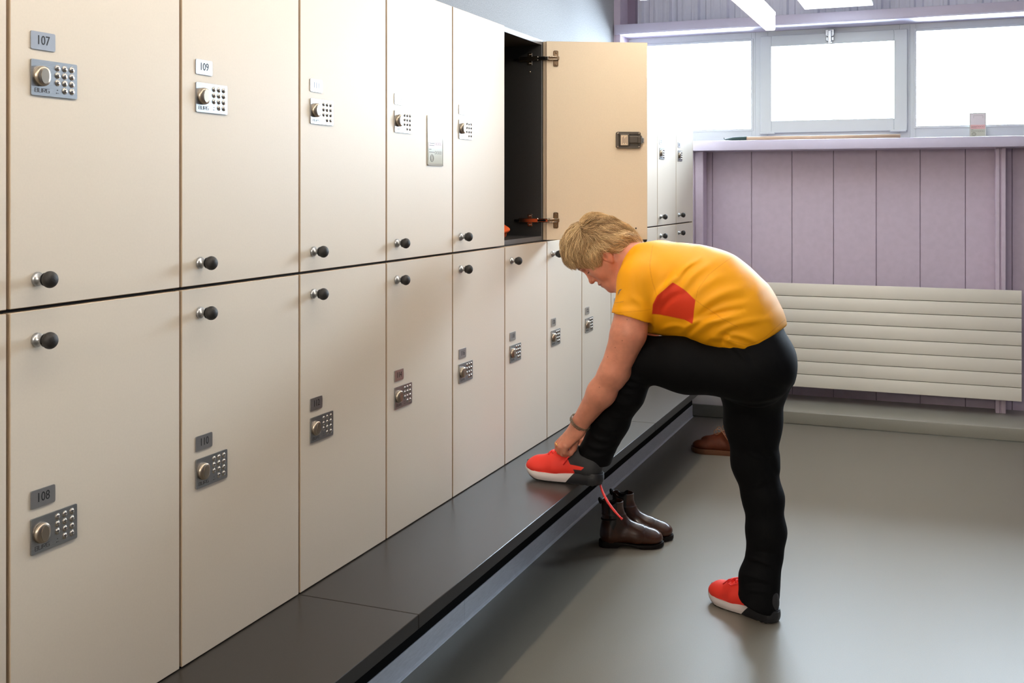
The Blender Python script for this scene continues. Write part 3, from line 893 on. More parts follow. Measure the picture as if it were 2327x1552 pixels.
def surf_hit(prims, px, py, Y0=3.0, Y1=4.2, fn=None):
    """where the viewing ray through a place of the photograph first meets a modelled body"""
    Y = np.linspace(Y0, Y1, 600)
    p = np.array([P(px, py, y) for y in Y]); v = field(prims, p, fn)
    i = np.nonzero(v < 0)[0]
    return Vector(p[i[0]]) if len(i) else None
def noise3(p, s, seed=0):
    """cheap smooth noise, sum of rotated sines, about -1..1"""
    rs = np.random.RandomState(seed); v = 0
    for i in range(5):
        d = rs.normal(size=3); d /= np.linalg.norm(d); v = v + np.sin(p @ d * s * (1 + 0.4 * i) + rs.uniform(0, 6.28)) / (1 + 0.25 * i)
    return v / 3.2
# ================================================================ PERSON
YM = 3.63                                   # middle plane of the body
PER = empty('person', (-0.75, YM, 0.0))
tag(PER, 'blond woman in orange jersey and black trousers tying her trainer, one foot on the bench', 'person')
bpy.context.view_layer.update()
def pc(a, b, ra, rb, k=0.02, **kw):
    """tapered limb between two points; a, b = (px, py, Y), radii in photograph pixels"""
    return Cone(P(*a), P(*b), ra * PS(a[0], a[2]), rb * PS(b[0], b[2]), k, **kw)
def mir(v): v = Vector(v); return Vector((v.x, 2 * YM - v.y, v.z))

# ---- head frame
HY = 3.63
HC = A(P(1354, 562, HY)); s_px = PS(1354, HY)
rh = A((0.965, 0.262, 0)); rh /= np.linalg.norm(rh); zz = A((0, 0, 1.0))
HN = -0.59 * rh - 0.807 * zz            # face direction
HU_ = -0.807 * rh + 0.59 * zz           # top of the head
HS = np.cross(HN, HU_)
if HS[1] > 0: HS = -HS                  # side of the head that faces the camera
def H(n, u, s=0.0): return HC + n * HN + u * HU_ + s * HS
HAX = (HN, HU_, HS)
def HE(n, u, s, rn, ru, rs, k=0.01, op='u'): return Ell(H(n, u, s), (rn, ru, rs), HAX, k, op)
def HCn(a, b, ra, rb, k=0.01, op='u', **kw): return Cone(H(*a), H(*b), ra, rb, k, op=op, **kw)

skull = [HE(-0.004, 0.004, 0, 0.096, 0.092, 0.074, 0.02), HE(0.030, -0.050, 0, 0.058, 0.082, 0.060, 0.03)]
face = [
    HCn((0.005, -0.075, 0.050), (0.070, -0.118, 0.020), 0.017, 0.017, 0.025),
    HCn((0.005, -0.075, -0.050), (0.070, -0.118, -0.020), 0.017, 0.017, 0.025),
    HE(0.071, -0.116, 0, 0.024, 0.022, 0.024, 0.025),
    HE(0.083, -0.131, 0, 0.0165, 0.013, 0.017, 0.014),
    HE(0.058, -0.062, 0.033, 0.024, 0.030, 0.024, 0.020), HE(0.058, -0.062, -0.033, 0.024, 0.030, 0.024, 0.020),
    HE(0.072, 0.014, 0, 0.022, 0.034, 0.046, 0.025),
    HCn((0.083, -0.002, 0.036), (0.087, -0.004, 0.008), 0.0075, 0.008, 0.012), HCn((0.083, -0.002, -0.036), (0.087, -0.004, -0.008), 0.0075, 0.008, 0.012),
    HCn((0.082, -0.014, 0), (0.104, -0.058, 0), 0.0085, 0.0088, 0.010),
    HE(0.1045, -0.0595, 0, 0.0108, 0.0098, 0.0098, 0.006),
    HE(0.092, -0.0635, 0.0115, 0.0098, 0.0078, 0.0062, 0.005), HE(0.092, -0.0635, -0.0115, 0.0098, 0.0078, 0.0062, 0.005),
    HE(0.079, -0.092, 0, 0.020, 0.024, 0.028, 0.014),
    HE(0.087, -0.022, 0.032, 0.010, 0.0105, 0.013, 0.010, 's'), HE(0.087, -0.022, -0.032, 0.010, 0.0105, 0.013, 0.010, 's'),
    HE(0.0715, -0.024, 0.031, 0.0125, 0.0115, 0.0145, 0.004), HE(0.0715, -0.024, -0.031, 0.0125, 0.0115, 0.0145, 0.004),
    HCn((0.0940, -0.087, 0.010), (0.0965, -0.0875, 0), 0.0045, 0.0058, 0.004), HCn((0.0940, -0.087, -0.010), (0.0965, -0.0875, 0), 0.0045, 0.0058, 0.004),
    HCn((0.0895, -0.088, 0.021), (0.0940, -0.087, 0.010), 0.003, 0.0045, 0.005), HCn((0.0895, -0.088, -0.021), (0.0940, -0.087, -0.010), 0.003, 0.0045, 0.005),
    HCn((0.0885, -0.0975, 0.017), (0.0940, -0.0990, 0), 0.0038, 0.0060, 0.004), HCn((0.0885, -0.0975, -0.017), (0.0940, -0.0990, 0), 0.0038, 0.0060, 0.004),
    HCn((0.089, -0.0930, 0.023), (0.1035, -0.0932, 0), 0.0016, 0.0017, 0.003, 's'), HCn((0.089, -0.0930, -0.023), (0.1035, -0.0932, 0), 0.0016, 0.0017, 0.003, 's'),
    HE(0.100, -0.0695, 0.0062, 0.0052, 0.0032, 0.0030, 0.002, 's'), HE(0.100, -0.0695, -0.0062, 0.0052, 0.0032, 0.0030, 0.002, 's'),
    HCn((0.0835, -0.0295, 0.020), (0.0795, -0.0300, 0.044), 0.0011, 0.0011, 0.0015, 's'),
    HCn((0.0835, -0.0295, -0.020), (0.0795, -0.0300, -0.044), 0.0011, 0.0011, 0.0015, 's'),
]
def ear(sg):
    b = 0.0665
    return [HE(-0.004, -0.044, sg * (b + 0.006), 0.017, 0.029, 0.0085, 0.006),
            HE(0.001, -0.068, sg * (b + 0.004), 0.0085, 0.013, 0.006, 0.004),
            HE(0.003, -0.040, sg * (b + 0.0155), 0.0095, 0.017, 0.0075, 0.004, 's'),
            HE(0.006, -0.050, sg * (b + 0.012), 0.006, 0.008, 0.009, 0.003, 's')]
neckb = P(1462, 606, 3.635)
neck = [Cone(H(-0.050, -0.060, 0), P(1455, 596, 3.635), 0.044, 0.060, 0.02), Cone(H(-0.030, -0.075, 0), neckb, 0.053, 0.066, 0.02), Cone(H(0.018, -0.098, 0), P(1430, 648, 3.635), 0.032, 0.052, 0.03)]

# ---- arms and hands
SHL = (1452, 640, 3.485)
armL = [pc(SHL, (1428, 758, 3.45), 43, 39, 0.02), pc((1428, 758, 3.45), (1393, 848, 3.44), 39, 31, 0.02),
        pc((1393, 848, 3.44), (1366, 893, 3.45), 31, 31.5, 0.02), pc((1366, 893, 3.45), (1318, 962, 3.485), 31, 19.5, 0.02, flat=1.0),
        pc((1400, 853, 3.455), (1410, 848, 3.46), 25, 20, 0.02)]
hn = A((-0.52, -0.78, 0.34))
def fing(pts, rs, k=0.0028):
    out = []
    for a, b, r0, r1 in zip(pts, pts[1:], rs, rs[1:]): out.append(Cone(P(*a), P(*b), r0, r1, k))
    return out
handL = [Cone(P(1318, 962, 3.485), P(1311, 977, 3.487), 0.0285, 0.030, 0.015, flat=0.85, n=hn),
         Cone(P(1311, 977, 3.487), P(1288, 1001, 3.483), 0.034, 0.031, 0.015, flat=0.55, n=hn)]
handL += fing([(1293, 998, 3.477), (1285, 1014, 3.467), (1284, 1028, 3.472), (1294, 1032, 3.486)], [0.0115, 0.0102, 0.0092, 0.0078])
handL += fing([(1286, 1000, 3.478), (1274, 1016, 3.470), (1278, 1031, 3.478), (1292, 1035, 3.492)], [0.0115, 0.0105, 0.0094, 0.0080])
handL += fing([(1281, 998, 3.486), (1268, 1013, 3.482), (1271, 1027, 3.490), (1284, 1034, 3.502)], [0.0112, 0.0100, 0.0090, 0.0076])
handL += fing([(1279, 995, 3.498), (1266, 1008, 3.500), (1266, 1021, 3.508), (1277, 1029, 3.517)], [0.0102, 0.0090, 0.0080, 0.0068])
handL += fing([(1311, 984, 3.492), (1308, 1003, 3.497), (1304, 1018, 3.494), (1298, 1029, 3.488)], [0.0150, 0.0118, 0.0100, 0.0085], 0.008)
# far arm, passing on the other side of the raised leg
shr = mir(P(*SHL))
armR = [Cone(shr, P(1462, 752, 3.80), 0.066, 0.055, 0.02), Cone(P(1462, 752, 3.80), P(1445, 838, 3.79), 0.055, 0.046, 0.02),
        Cone(P(1445, 838, 3.79), P(1400, 893, 3.74), 0.046, 0.042, 0.02), Cone(P(1400, 893, 3.74), P(1340, 962, 3.655), 0.042, 0.027, 0.02)]
hn2 = A((-0.4, 0.85, 0.3))
handR = [Cone(P(1340, 962, 3.655), P(1327, 985, 3.63), 0.030, 0.033, 0.015, flat=0.7, n=hn2), Cone(P(1327, 985, 3.63), P(1316, 1000, 3.61), 0.033, 0.030, 0.012, flat=0.6, n=hn2)]
handR += fing([(1318, 998, 3.60), (1309, 1010, 3.585), (1305, 1022, 3.57), (1303, 1030, 3.55)], [0.0115, 0.0102, 0.0092, 0.0078])
handR += fing([(1314, 1000, 3.61), (1304, 1012, 3.60), (1300, 1024, 3.58), (1300, 1033, 3.56)], [0.0115, 0.0102, 0.0092, 0.0078])
handR += fing([(1312, 998, 3.625), (1302, 1009, 3.62), (1297, 1021, 3.60), (1297, 1030, 3.58)], [0.0112, 0.0100, 0.0090, 0.0076])
handR += fing([(1312, 996, 3.64), (1302, 1004, 3.638), (1297, 1014, 3.625), (1298, 1023, 3.605)], [0.0102, 0.0090, 0.0080, 0.0068])
handR += fing([(1326, 988, 3.61), (1320, 1004, 3.58), (1312, 1018, 3.56), (1305, 1027, 3.54)], [0.0150, 0.0118, 0.0100, 0.0085], 0.008)

# ---- trunk and legs (under the clothes)
def torso(g=0.0, k=0.05):
    """g = growth in px"""
    q = lambda a, b, ra, rb, fl: pc(a, b, ra + g, rb + g, k, flat=fl)
    return [q((1486, 622, YM), (1545, 652, YM), 66, 92, 1.28), q((1545, 652, YM), (1612, 676, YM), 92, 99, 1.26),
            q((1612, 676, YM), (1668, 716, YM), 99, 90, 1.27), q((1668, 716, YM), (1700, 752, YM), 90, 82, 1.42)]
def shoulders(g=0.0, k=0.045):
    return [pc((1478, 612, 3.57), (1456, 636, 3.495), 52 + g, 44 + g, k), Cone(mir(P(1478, 612, 3.57)), mir(P(1456, 636, 3.495)), 0.080 + g * .0015, 0.068 + g * .0015, k)]
HIPL, KNL, ANL = (1690, 842, 3.535), (1448, 815, 3.54), (1352, 1028, 3.545)
HIPR, KNR, ANR = (1712, 850, 3.735), (1722, 1085, 3.73), (1738, 1345, 3.70)
def legs(g=0.0, k=0.035):
    return [pc((1696, 752, YM), (1710, 818, YM), 80 + g, 88 + g, 0.05, flat=1.38),
            pc((1722, 832, 3.57), (1716, 845, 3.57), 82 + g, 78 + g, 0.05), pc((1722, 832, 3.70), (1716, 845, 3.70), 84 + g, 78 + g, 0.05),
            pc(HIPL, (1560, 826, 3.535), 66 + g, 64 + g, k), pc((1560, 826, 3.535), KNL, 64 + g, 50 + g, k),
            pc(KNL, (1418, 893, 3.54), 50 + g, 43 + g, 0.03), pc((1418, 893, 3.54), (1388, 955, 3.545), 43 + g, 37 + g, k), pc((1388, 955, 3.545), ANL, 37 + g, 29 + g, k),
            pc((1709, 870, 3.72), (1711, 960, 3.725), 72 + g, 61 + g, 0.06), pc((1711, 960, 3.725), (1716, 1053, 3.73), 61 + g, 49 + g, k),
            pc((1716, 1053, 3.73), (1734, 1131, 3.73), 49 + g, 43 + g, k), pc((1734, 1131, 3.73), (1741, 1205, 3.725), 43 + g, 40 + g, k),
            pc((1741, 1205, 3.725), ANR, 40 + g, 30 + g, k)]
body_pr = torso(-8)[:3] + [pc((1660, 720, YM), (1700, 800, YM), 66, 62, 0.05, flat=1.2)] + shoulders(-6) + legs(-7) + skull + face + neck + ear(1) + ear(-1) + armL + armR + handL + handR
# feet inside the shoes
body_pr += [Cone(P(*ANL) , A((-1.25, 3.530, 0.492)), 0.032, 0.020, 0.03), Cone(P(*ANR), A((-0.66, 3.745, 0.055)), 0.034, 0.026, 0.03)]
BODY = build_sdf('body', body_pr, 0.0023, M_skin, PER)
# warmer lips
set_attr(BODY, 'lips', lambda p: 0.0045 - np.minimum(np.sqrt((((p - H(0.0955, -0.0880, 0)) / A((1, 1, 1))) ** 2).sum(1)) - 0.011, np.sqrt(((p - H(0.0935, -0.0985, 0)) ** 2).sum(1)) - 0.010))
attr_mix(M_skin, 'lips', srgb(178, 96, 84), 0.004)

# a few moles on the near arm and neck
MOL = [surf_hit(armL, x, y, 3.3, 3.7) for x, y in ((1414, 774), (1428, 719), (1425, 726), (1381, 811), (1398, 790), (1362, 880))]
MOL = [A(m) for m in MOL if m is not None]
set_attr(BODY, 'mole', lambda p: 0.0017 - np.min([np.sqrt(((p - m) ** 2).sum(1)) for m in MOL], 0))
attr_mix(M_skin, 'mole', srgb(130, 72, 52), 0.0012)

# ---- jersey
def seg_ridge(p, a, b, w_, amp, taper=True):
    """a cloth fold: ridge along a segment given on the side seen by the camera"""
    ax, az, bx, bz = a.x, a.z, b.x, b.z
    ex, ez = bx - ax, bz - az; l2 = ex * ex + ez * ez
    h = np.clip(((p[:, 0] - ax) * ex + (p[:, 2] - az) * ez) / l2, 0, 1)
    # slightly bowed
    nx, nz = -ez, ex; bow = 0.10 * np.sin(np.pi * h)
    d = np.hypot(p[:, 0] - ax - h * ex - nx * bow, p[:, 2] - az - h * ez - nz * bow)
    return amp * np.exp(-(d / w_) ** 2) * (np.sin(np.pi * np.clip(h * 0.92 + 0.04, 0, 1)) ** 0.7 if taper else 1)
def folds(lst, Yn):
    L = [(P(a[0], a[1], Yn), P(b[0], b[1], Yn), w_, amp) for a, b, w_, amp in lst]
    def f(p):
        v = 0
        for a, b, w_, amp in L: v = v + seg_ridge(p, a, b, w_, amp)
        return v
    return f
shirt_f = folds([
    ((1487, 700), (1545, 628), 0.011, 0.006), ((1545, 628), (1582, 592), 0.009, 0.005), ((1500, 712), (1560, 662), 0.012, -0.004),
    ((1512, 668), (1530, 610), 0.010, -0.004), ((1478, 700), (1450, 600), 0.012, -0.003), ((1552, 668), (1612, 600), 0.013, 0.004),
    ((1575, 680), (1650, 625), 0.016, 0.003), ((1590, 705), (1690, 655), 0.014, 0.004), ((1590, 720), (1700, 678), 0.012, -0.003),
    ((1540, 762), (1640, 722), 0.012, 0.006), ((1560, 772), (1690, 716), 0.014, 0.006), ((1560, 762), (1690, 700), 0.010, -0.005), ((1600, 778), (1740, 728), 0.013, 0.005),
    ((1620, 766), (1680, 782), 0.012, 0.006), ((1500, 752), (1560, 742), 0.010, 0.004), ((1650, 758), (1720, 778), 0.010, 0.005),
    ((1400, 700), (1470, 694), 0.012, -0.002), ((1425, 655), (1410, 712), 0.016, 0.003), ((1445, 668), (1475, 706), 0.012, 0.004), ((1640, 780), (1660, 755), 0.010, -0.006)], 3.46)
def shirt_fn(p, v):
    m = np.abs(v) < 0.03
    out = np.zeros(len(p))
    if m.any():
        q = p[m]; side = np.clip((YM + 0.02 - q[:, 1]) / 0.08, 0, 1) + np.clip((q[:, 1] - YM - 0.08) / 0.08, 0, 1) * 0.7
        out[m] = 1.35 * shirt_f(q) * np.clip(side, 0, 1) + 0.0012 * noise3(q * A((1, 1, 1.6)), 38, 2)
    return out
slv = P(1433, 716, 3.462)
armdir = A(P(1428, 758, 3.45)) - A(P(1442, 690, 3.468)); armdir /= np.linalg.norm(armdir)
shirt_pr = torso(4) + shoulders(3) + [pc((1488, 688, YM), (1545, 700, YM), 66, 62, 0.05, flat=1.3), pc((1484, 705, YM), (1550, 710, YM), 60, 60, 0.04, flat=1.40),
    pc((1455, 640, 3.493), (1437, 712, 3.462), 48, 44.5, 0.035, flat=1.0), pc((1437, 712, 3.462), (1434, 740, 3.455), 44.5, 44, 0.01),
    Cone(mir(P(1455, 640, 3.493)), P(1468, 735, 3.80), 0.074, 0.070, 0.035),
    Cone(P(1440, 600, 3.63), P(1500, 622, 3.63), 0.067, 0.075, 0.035)]
shirt_pr += [Half(A(slv) + armdir * 0.003, armdir, 0.003, near=A(slv) + armdir * 0.09, rad=0.105),
             Half(A(P(1466, 725, 3.80)), (-0.1, 0, -1), 0.003, near=A(P(1464, 790, 3.80)), rad=0.11)]
hem_n1 = A(P(1782, 744, YM)) - A(P(1702, 796, YM)); hem_n1 = A((-hem_n1[2], 0, hem_n1[0])); hem_n1 = -hem_n1 if hem_n1[2] > 0 else hem_n1
hem_n2 = A(P(1700, 796, YM)) - A(P(1560, 770, YM)); hem_n2 = A((-hem_n2[2], 0, hem_n2[0])); hem_n2 = -hem_n2 if hem_n2[2] > 0 else hem_n2
shirt_pr += [Half(P(1782, 744, YM), hem_n1, 0.006), Half(P(1700, 796, YM), hem_n2, 0.03, near=P(1660, 850, YM), rad=0.32)]
# opening for the neck
nd = A(H(-0.02, -0.085, 0)) - A(neckb); nd /= np.linalg.norm(nd)
shirt_pr += [Half(P(1442, 585, 3.63), nd, 0.008, near=A(P(1442, 585, 3.63)) + nd * 0.10, rad=0.125),
             Cone(A(neckb) + nd * 0.02, H(-0.03, -0.075, 0), 0.066, 0.060, 0.006, op='s')]
SHIRT = build_sdf('jersey', shirt_pr, 0.0030, M_shirt, PER, fn=shirt_fn)
pp_ = [P(x, y, 3.46) for x, y in ((1534, 640), (1560, 655), (1587, 679), (1583, 705), (1579, 733), (1560, 725), (1520, 718), (1484, 713), (1488, 690), (1499, 670))]
poly = [(v.x, v.z) for v in pp_]
set_attr(SHIRT, 'red_panel', lambda p: np.where((p[:, 1] < YM) | (p[:, 1] > YM + 0.12), poly_sd(p[:, 0], p[:, 2], poly), -0.05))
attr_mix(M_shirt, 'red_panel', srgb(226, 62, 30), 0.0012)
# seams
def seam_sd(p):
    v = np.full(len(p), -1.0)
    for ln in ([(1470, 560), (1478, 600), (1488, 640), (1497, 668)], [(1645, 592), (1610, 625), (1592, 655), (1587, 679)], [(1587, 679), (1630, 710), (1680, 740)], [(1392, 708), (1435, 704), (1482, 702)],
               [(1560, 725), (1520, 718), (1484, 713)], [(1774, 734), (1735, 770), (1700, 784), (1660, 770)]):
        q = [P(x, y, 3.46) for x, y in ln]
        for a, b in zip(q, q[1:]):
            ex, ez = b.x - a.x, b.z - a.z
            h = np.clip(((p[:, 0] - a.x) * ex + (p[:, 2] - a.z) * ez) / (ex * ex + ez * ez), 0, 1)
            v = np.maximum(v, 0.0011 - np.hypot(p[:, 0] - a.x - h * ex, p[:, 2] - a.z - h * ez))
    return np.where(p[:, 1] < YM, v, -0.05)
set_attr(SHIRT, 'seam', seam_sd)
attr_mix(M_shirt, 'seam', srgb(232, 150, 8), 0.0012)
# printed mark on the sleeve
def patch(name, pts2, m, par, pr, fn, lift=0.0012, n=1):
    bm = bmesh.new()
    for poly_ in pts2:
        vs = []
        for x, y in poly_:
            h_ = surf_hit(pr, x, y, 3.25, 3.8, fn)
            if h_ is None: return
            vs.append(h_)
        c = sum(vs, Vector()) / len(vs); nrm = (Vector((0, 0, CAMZ)) - c).normalized() * 0.0012
        f0 = [bm.verts.new(v - nrm) for v in vs]; f1 = [bm.verts.new(v + nrm * 1.3) for v in vs]
        bm.faces.new(f1)
        for i in range(len(vs)): bm.faces.new((f0[i], f0[(i + 1) % len(vs)], f1[(i + 1) % len(vs)], f1[i]))
    bmesh.ops.recalc_face_normals(bm, faces=bm.faces)
    o = obj(name, bm, m); o.parent = par; o.matrix_parent_inverse = par.matrix_world.inverted(); return o
M_mark = mat('grey_print', srgb(122, 100, 84), 0.5)
patch('printed_mark', [[(1400, 661), (1406, 660), (1403.5, 671.5)], [(1407, 658.5), (1414, 656.5), (1409, 661), (1406.5, 663)], [(1406, 663.5), (1409, 662), (1404.5, 670)]] +
      [[(1396 + i * 2.4, 688 - i * .35), (1397.6 + i * 2.4, 687.8 - i * .35), (1397.2 + i * 2.4, 688.6 - i * .35), (1396 + i * 2.4, 688.8 - i * .35)] for i in range(9)], M_mark, SHIRT, shirt_pr, shirt_fn)

# ---- trousers
tr_f = folds([((1462, 775), (1500, 800), 0.012, -0.003), ((1640, 775), (1700, 815), 0.010, 0.006), ((1650, 770), (1720, 830), 0.010, -0.005), ((1600, 775), (1660, 800), 0.010, 0.004),
              ((1455, 868), (1420, 850), 0.009, 0.006), ((1452, 882), (1415, 868), 0.009, 0.007), ((1450, 896), (1400, 884), 0.009, 0.005), ((1440, 925), (1390, 905), 0.010, 0.004),
              ((1425, 955), (1380, 940), 0.010, 0.004), ((1400, 985), (1350, 965), 0.010, 0.005), ((1390, 1005), (1335, 990), 0.009, 0.005), ((1388, 1022), (1322, 1010), 0.009, 0.005), ((1378, 1040), (1325, 1035), 0.009, 0.004),
              ((1778, 905), (1700, 915), 0.010, 0.004), ((1776, 912), (1640, 912), 0.008, -0.006)], 3.46)
tr_f2 = folds([((1764, 1045), (1690, 1010), 0.007, 0.0025), ((1764, 1060), (1700, 1110), 0.007, 0.0025), ((1725, 1020), (1775, 1150), 0.007, -0.0025), ((1740, 1010), (1765, 1060), 0.007, 0.0025),
               ((1697, 1265), (1760, 1285), 0.007, 0.004), ((1686, 1300), (1750, 1315), 0.007, 0.004), ((1690, 1335), (1756, 1340), 0.007, 0.0025), ((1705, 1250), (1770, 1262), 0.007, -0.0025), ((1690, 1318), (1760, 1325), 0.007, -0.0025)], 3.68)
def tr_fn(p, v):
    m = np.abs(v) < 0.03; out = np.zeros(len(p))
    if m.any():
        q = p[m]; w1 = np.clip((3.66 - q[:, 1]) / 0.04, 0, 1)
        out[m] = tr_f(q) * w1 * (q[:, 2] > 0.40) + tr_f2(q) * (1 - w1 * (q[:, 2] > 1.0)) * (q[:, 2] < 1.15) + 0.0012 * noise3(q, 30, 5)
    return out
cuffL = (1351, 1040, 3.545); cuffR = (1727, 1356, 3.715)
tro_pr = legs(0) + [pc((1388, 955, 3.545), (1352, 1036, 3.547), 39, 37, 0.02), pc((1352, 1036, 3.547), (1344, 1052, 3.547), 37, 37, 0.015),
                    pc((1741, 1215, 3.725), (1737, 1258, 3.722), 40, 37, 0.02), pc((1737, 1258, 3.722), (1724, 1312, 3.705), 37, 42, 0.02), pc((1724, 1312, 3.700), (1722, 1372, 3.685), 42, 45, 0.02)]
cl = A(P(1334, 1066, 3.547)) - A(P(1388, 955, 3.545)); cl /= np.linalg.norm(cl)
tro_pr += [Half(A(P(1345, 1050, 3.547)), (-0.10, 0, -1), 0.004, near=A(P(1338, 1105, 3.547)), rad=0.11),
           Half(A(P(1718, 1362, 3.715)), (-0.42, 0, -1), 0.004, near=A(P(1722, 1425, 3.715)), rad=0.135),
           Half(A(P(1695, 740, YM)), A(P(1690, 690, YM)) - A(P(1712, 822, YM)), 0.006, near=A(P(1680, 680, YM)), rad=0.2)]
TROU = build_sdf('trousers', tro_pr, 0.0034, M_trous, PER, fn=tr_fn)

# ---- hair: scalp cap and many tapering wavy locks
M_hair = bpy.data.materials.new('ash_blond_hair'); M_hair.use_nodes = True
nt = M_hair.node_tree; b = nt.nodes['Principled BSDF']; b.inputs['Roughness'].default_value = 0.42
at = nt.nodes.new('ShaderNodeAttribute'); at.attribute_name = 'tone'
cr = nt.nodes.new('ShaderNodeValToRGB'); e_ = cr.color_ramp.elements
e_[0].position = 0.0; e_[0].color = srgb(104, 76, 50); e_[1].position = 1.0; e_[1].color = srgb(250, 218, 165)
x_ = cr.color_ramp.elements.new(0.42); x_.color = srgb(180, 144, 100)
nt.links.new(at.outputs['Fac'], cr.inputs['Fac']); nt.links.new(cr.outputs['Color'], b.inputs['Base Color'])
b.inputs['Specular IOR Level'].default_value = 0.4
class PolyCut:
    """keeps only what lies inside an outline drawn in the head's side view"""
    def __init__(s, poly, inset, k=0.004): s.poly, s.ins, s.k, s.op, s.c, s.R = poly, inset, k, 's', HC, 9.0
    def d(s, p):
        q = p - HC; return poly_sd(q @ HN, q @ HU_, s.poly) - s.ins
HPOLY = [(0.2, 0.05), (0.108, 0.030), (0.080, 0.010), (0.066, -0.014), (0.050, -0.044), (0.034, -0.044), (0.016, -0.036), (0.004, -0.020), (-0.010, -0.022), (-0.020, -0.048), (-0.018, -0.074),
         (-0.040, -0.090), (-0.067, -0.100), (-0.104, -0.110), (-0.2, -0.10), (-0.2, 0.2), (0.2, 0.2)]
vol_pr = [HE(-0.008, 0.008, 0, 0.099, 0.095, 0.078, 0.02), HE(-0.056, -0.030, 0, 0.050, 0.062, 0.064, 0.03), Cone(H(-0.062, -0.050, 0), H(-0.076, -0.088, 0), 0.045, 0.036, 0.03), HE(0.036, 0.036, 0, 0.064, 0.058, 0.062, 0.03)]
cap_pr = vol_pr + [PolyCut(HPOLY, 0.006)]
def cap_fn(p, v):
    m = np.abs(v) < 0.02; out = np.zeros(len(p)); out[m] = 0.003 * noise3(p[m], 160, 9); return out
HAIR = build_sdf('hair', cap_pr, 0.003, M_hair, PER, fn=cap_fn)
hme = HAIR.data
nv0 = len(hme.vertices)
rs = np.random.RandomState(11)
def grad(p):
    e = 0.002; f = field(vol_pr, p); g = np.stack([field(vol_pr, p + A(o) * e) - f for o in ((1, 0, 0), (0, 1, 0), (0, 0, 1))], 1)
    g /= np.linalg.norm(g, axis=1)[:, None] + 1e-9
    return f, g
NS = 26000; NP_ = 12
dirs = rs.normal(size=(NS, 3)); dirs /= np.linalg.norm(dirs, axis=1)[:, None]
q = dirs * A((0.11, 0.11, 0.09)) + A((-0.02, -0.01, 0)) 
back_ = rs.rand(NS) < 0.25
q[back_] = A((-0.07, -0.06, 0)) + dirs[back_] * A((0.05, 0.06, 0.06))
wq = HC + q[:, :1] * HN + q[:, 1:2] * HU_ + q[:, 2:] * HS
for _ in range(4):
    f, g = grad(wq); wq = wq - g * f[:, None]
def loc(w): r_ = w - HC; return np.stack([r_ @ HN, r_ @ HU_, r_ @ HS], 1)
l0 = loc(wq)
ok = (poly_sd(l0[:, 0], l0[:, 1], HPOLY) > 0.004) & ((l0[:, 2] > -0.03) | (rs.rand(NS) < 0.5))
wq = wq[ok]; l0 = l0[ok]; NS = len(wq)
clump = noise3(l0, 75, 4); ph = clump * 6 + rs.uniform(0, 0.7, NS); lay = 0.0055 + 0.0060 * noise3(l0, 110, 8) + rs.uniform(-0.003, 0.003, NS); ph3 = rs.uniform(0, 6.28, NS)
Ls = rs.uniform(0.040, 0.078, NS); wav = np.clip(0.0052 + 0.003 * noise3(l0, 60, 31) + rs.uniform(-0.0008, 0.0008, NS), 0.001, 0.01); fr = 1.0 + 0.35 * noise3(l0, 50, 12) + rs.uniform(-0.08, 0.08, NS); jit = rs.normal(size=(NS, 3)) * 0.07 + 0.22 * np.stack([noise3(l0, 85, 21), noise3(l0, 85, 22), noise3(l0, 85, 23)], 1)
PT = np.zeros((NS, NP_, 3)); DN = np.zeros((NS, NP_, 3)); inside = np.ones(NS, bool); last = np.full(NS, NP_ - 1)
cur = wq.copy(); tol = rs.uniform(-0.016, 0.004, NS)
for i in range(NP_):
    t_ = i / (NP_ - 1)
    f, g = grad(cur); cur = cur - g * f[:, None]
    l = loc(cur); n_, u_2, s_ = l.T
    wf = 1 / (1 + np.exp(-(n_ + 0.012 + 0.25 * np.clip(u_2, -.05, .1)) / 0.010))
    top_ = np.clip((u_2 - 0.03) / 0.05, 0, 1)
    sg = np.tanh(s_ / 0.02)
    front = np.stack([0.55 + 0.40 * top_, -0.75 + 0.55 * top_, 0.15 * sg], 1)
    rear = np.stack([-0.45 - 0.4 * top_, -0.80 + 0.55 * top_, 0.02 * sg], 1)
    fl = front * wf[:, None] + rear * (1 - wf[:, None]) + jit
    F = fl[:, :1] * HN + fl[:, 1:2] * HU_ + fl[:, 2:] * HS
    F -= g * (F * g).sum(1)[:, None]; F /= np.linalg.norm(F, axis=1)[:, None] + 1e-9
    sd = np.cross(g, F)
    lift = lay * (0.3 + 1.3 * math.sin(PI * min(t_ * 0.85, 1))) + 0.0035 * t_ * np.sin(ph3 + t_ * 4)
    PT[:, i] = cur + g * lift[:, None] + sd * (wav * np.sin(ph + t_ * 6.28 * fr) * (0.3 + t_))[:, None]
    DN[:, i] = g
    l2 = loc(PT[:, i]); outn = poly_sd(l2[:, 0], l2[:, 1], HPOLY) < tol
    newly = inside & outn; last[newly] = max(i, 1); inside &= ~outn
    cur = cur + F * (Ls / NP_)[:, None]
tone0 = np.clip(0.58 + 0.30 * clump + 26.0 * (lay - 0.006) + rs.normal(size=NS) * 0.16, 0, 1)
sel = last >= 3; PT = PT[sel]; DN = DN[sel]; last = last[sel]; tone0 = tone0[sel]; NS = len(last)
tt = np.linspace(0, 1, NP_)[None, :] * last[:, None]; i0 = np.minimum(tt.astype(int), NP_ - 2); fr_ = (tt - i0)[..., None]; ar = np.arange(NS)[:, None]
PT = PT[ar, i0] * (1 - fr_) + PT[ar, i0 + 1] * fr_; DN = DN[ar, i0] * (1 - fr_) + DN[ar, i0 + 1] * fr_
tg = np.gradient(PT, axis=1); tg /= np.linalg.norm(tg, axis=2)[..., None] + 1e-9; sd = np.cross(DN, tg)
w0 = rs.uniform(0.0005, 0.0010, NS)
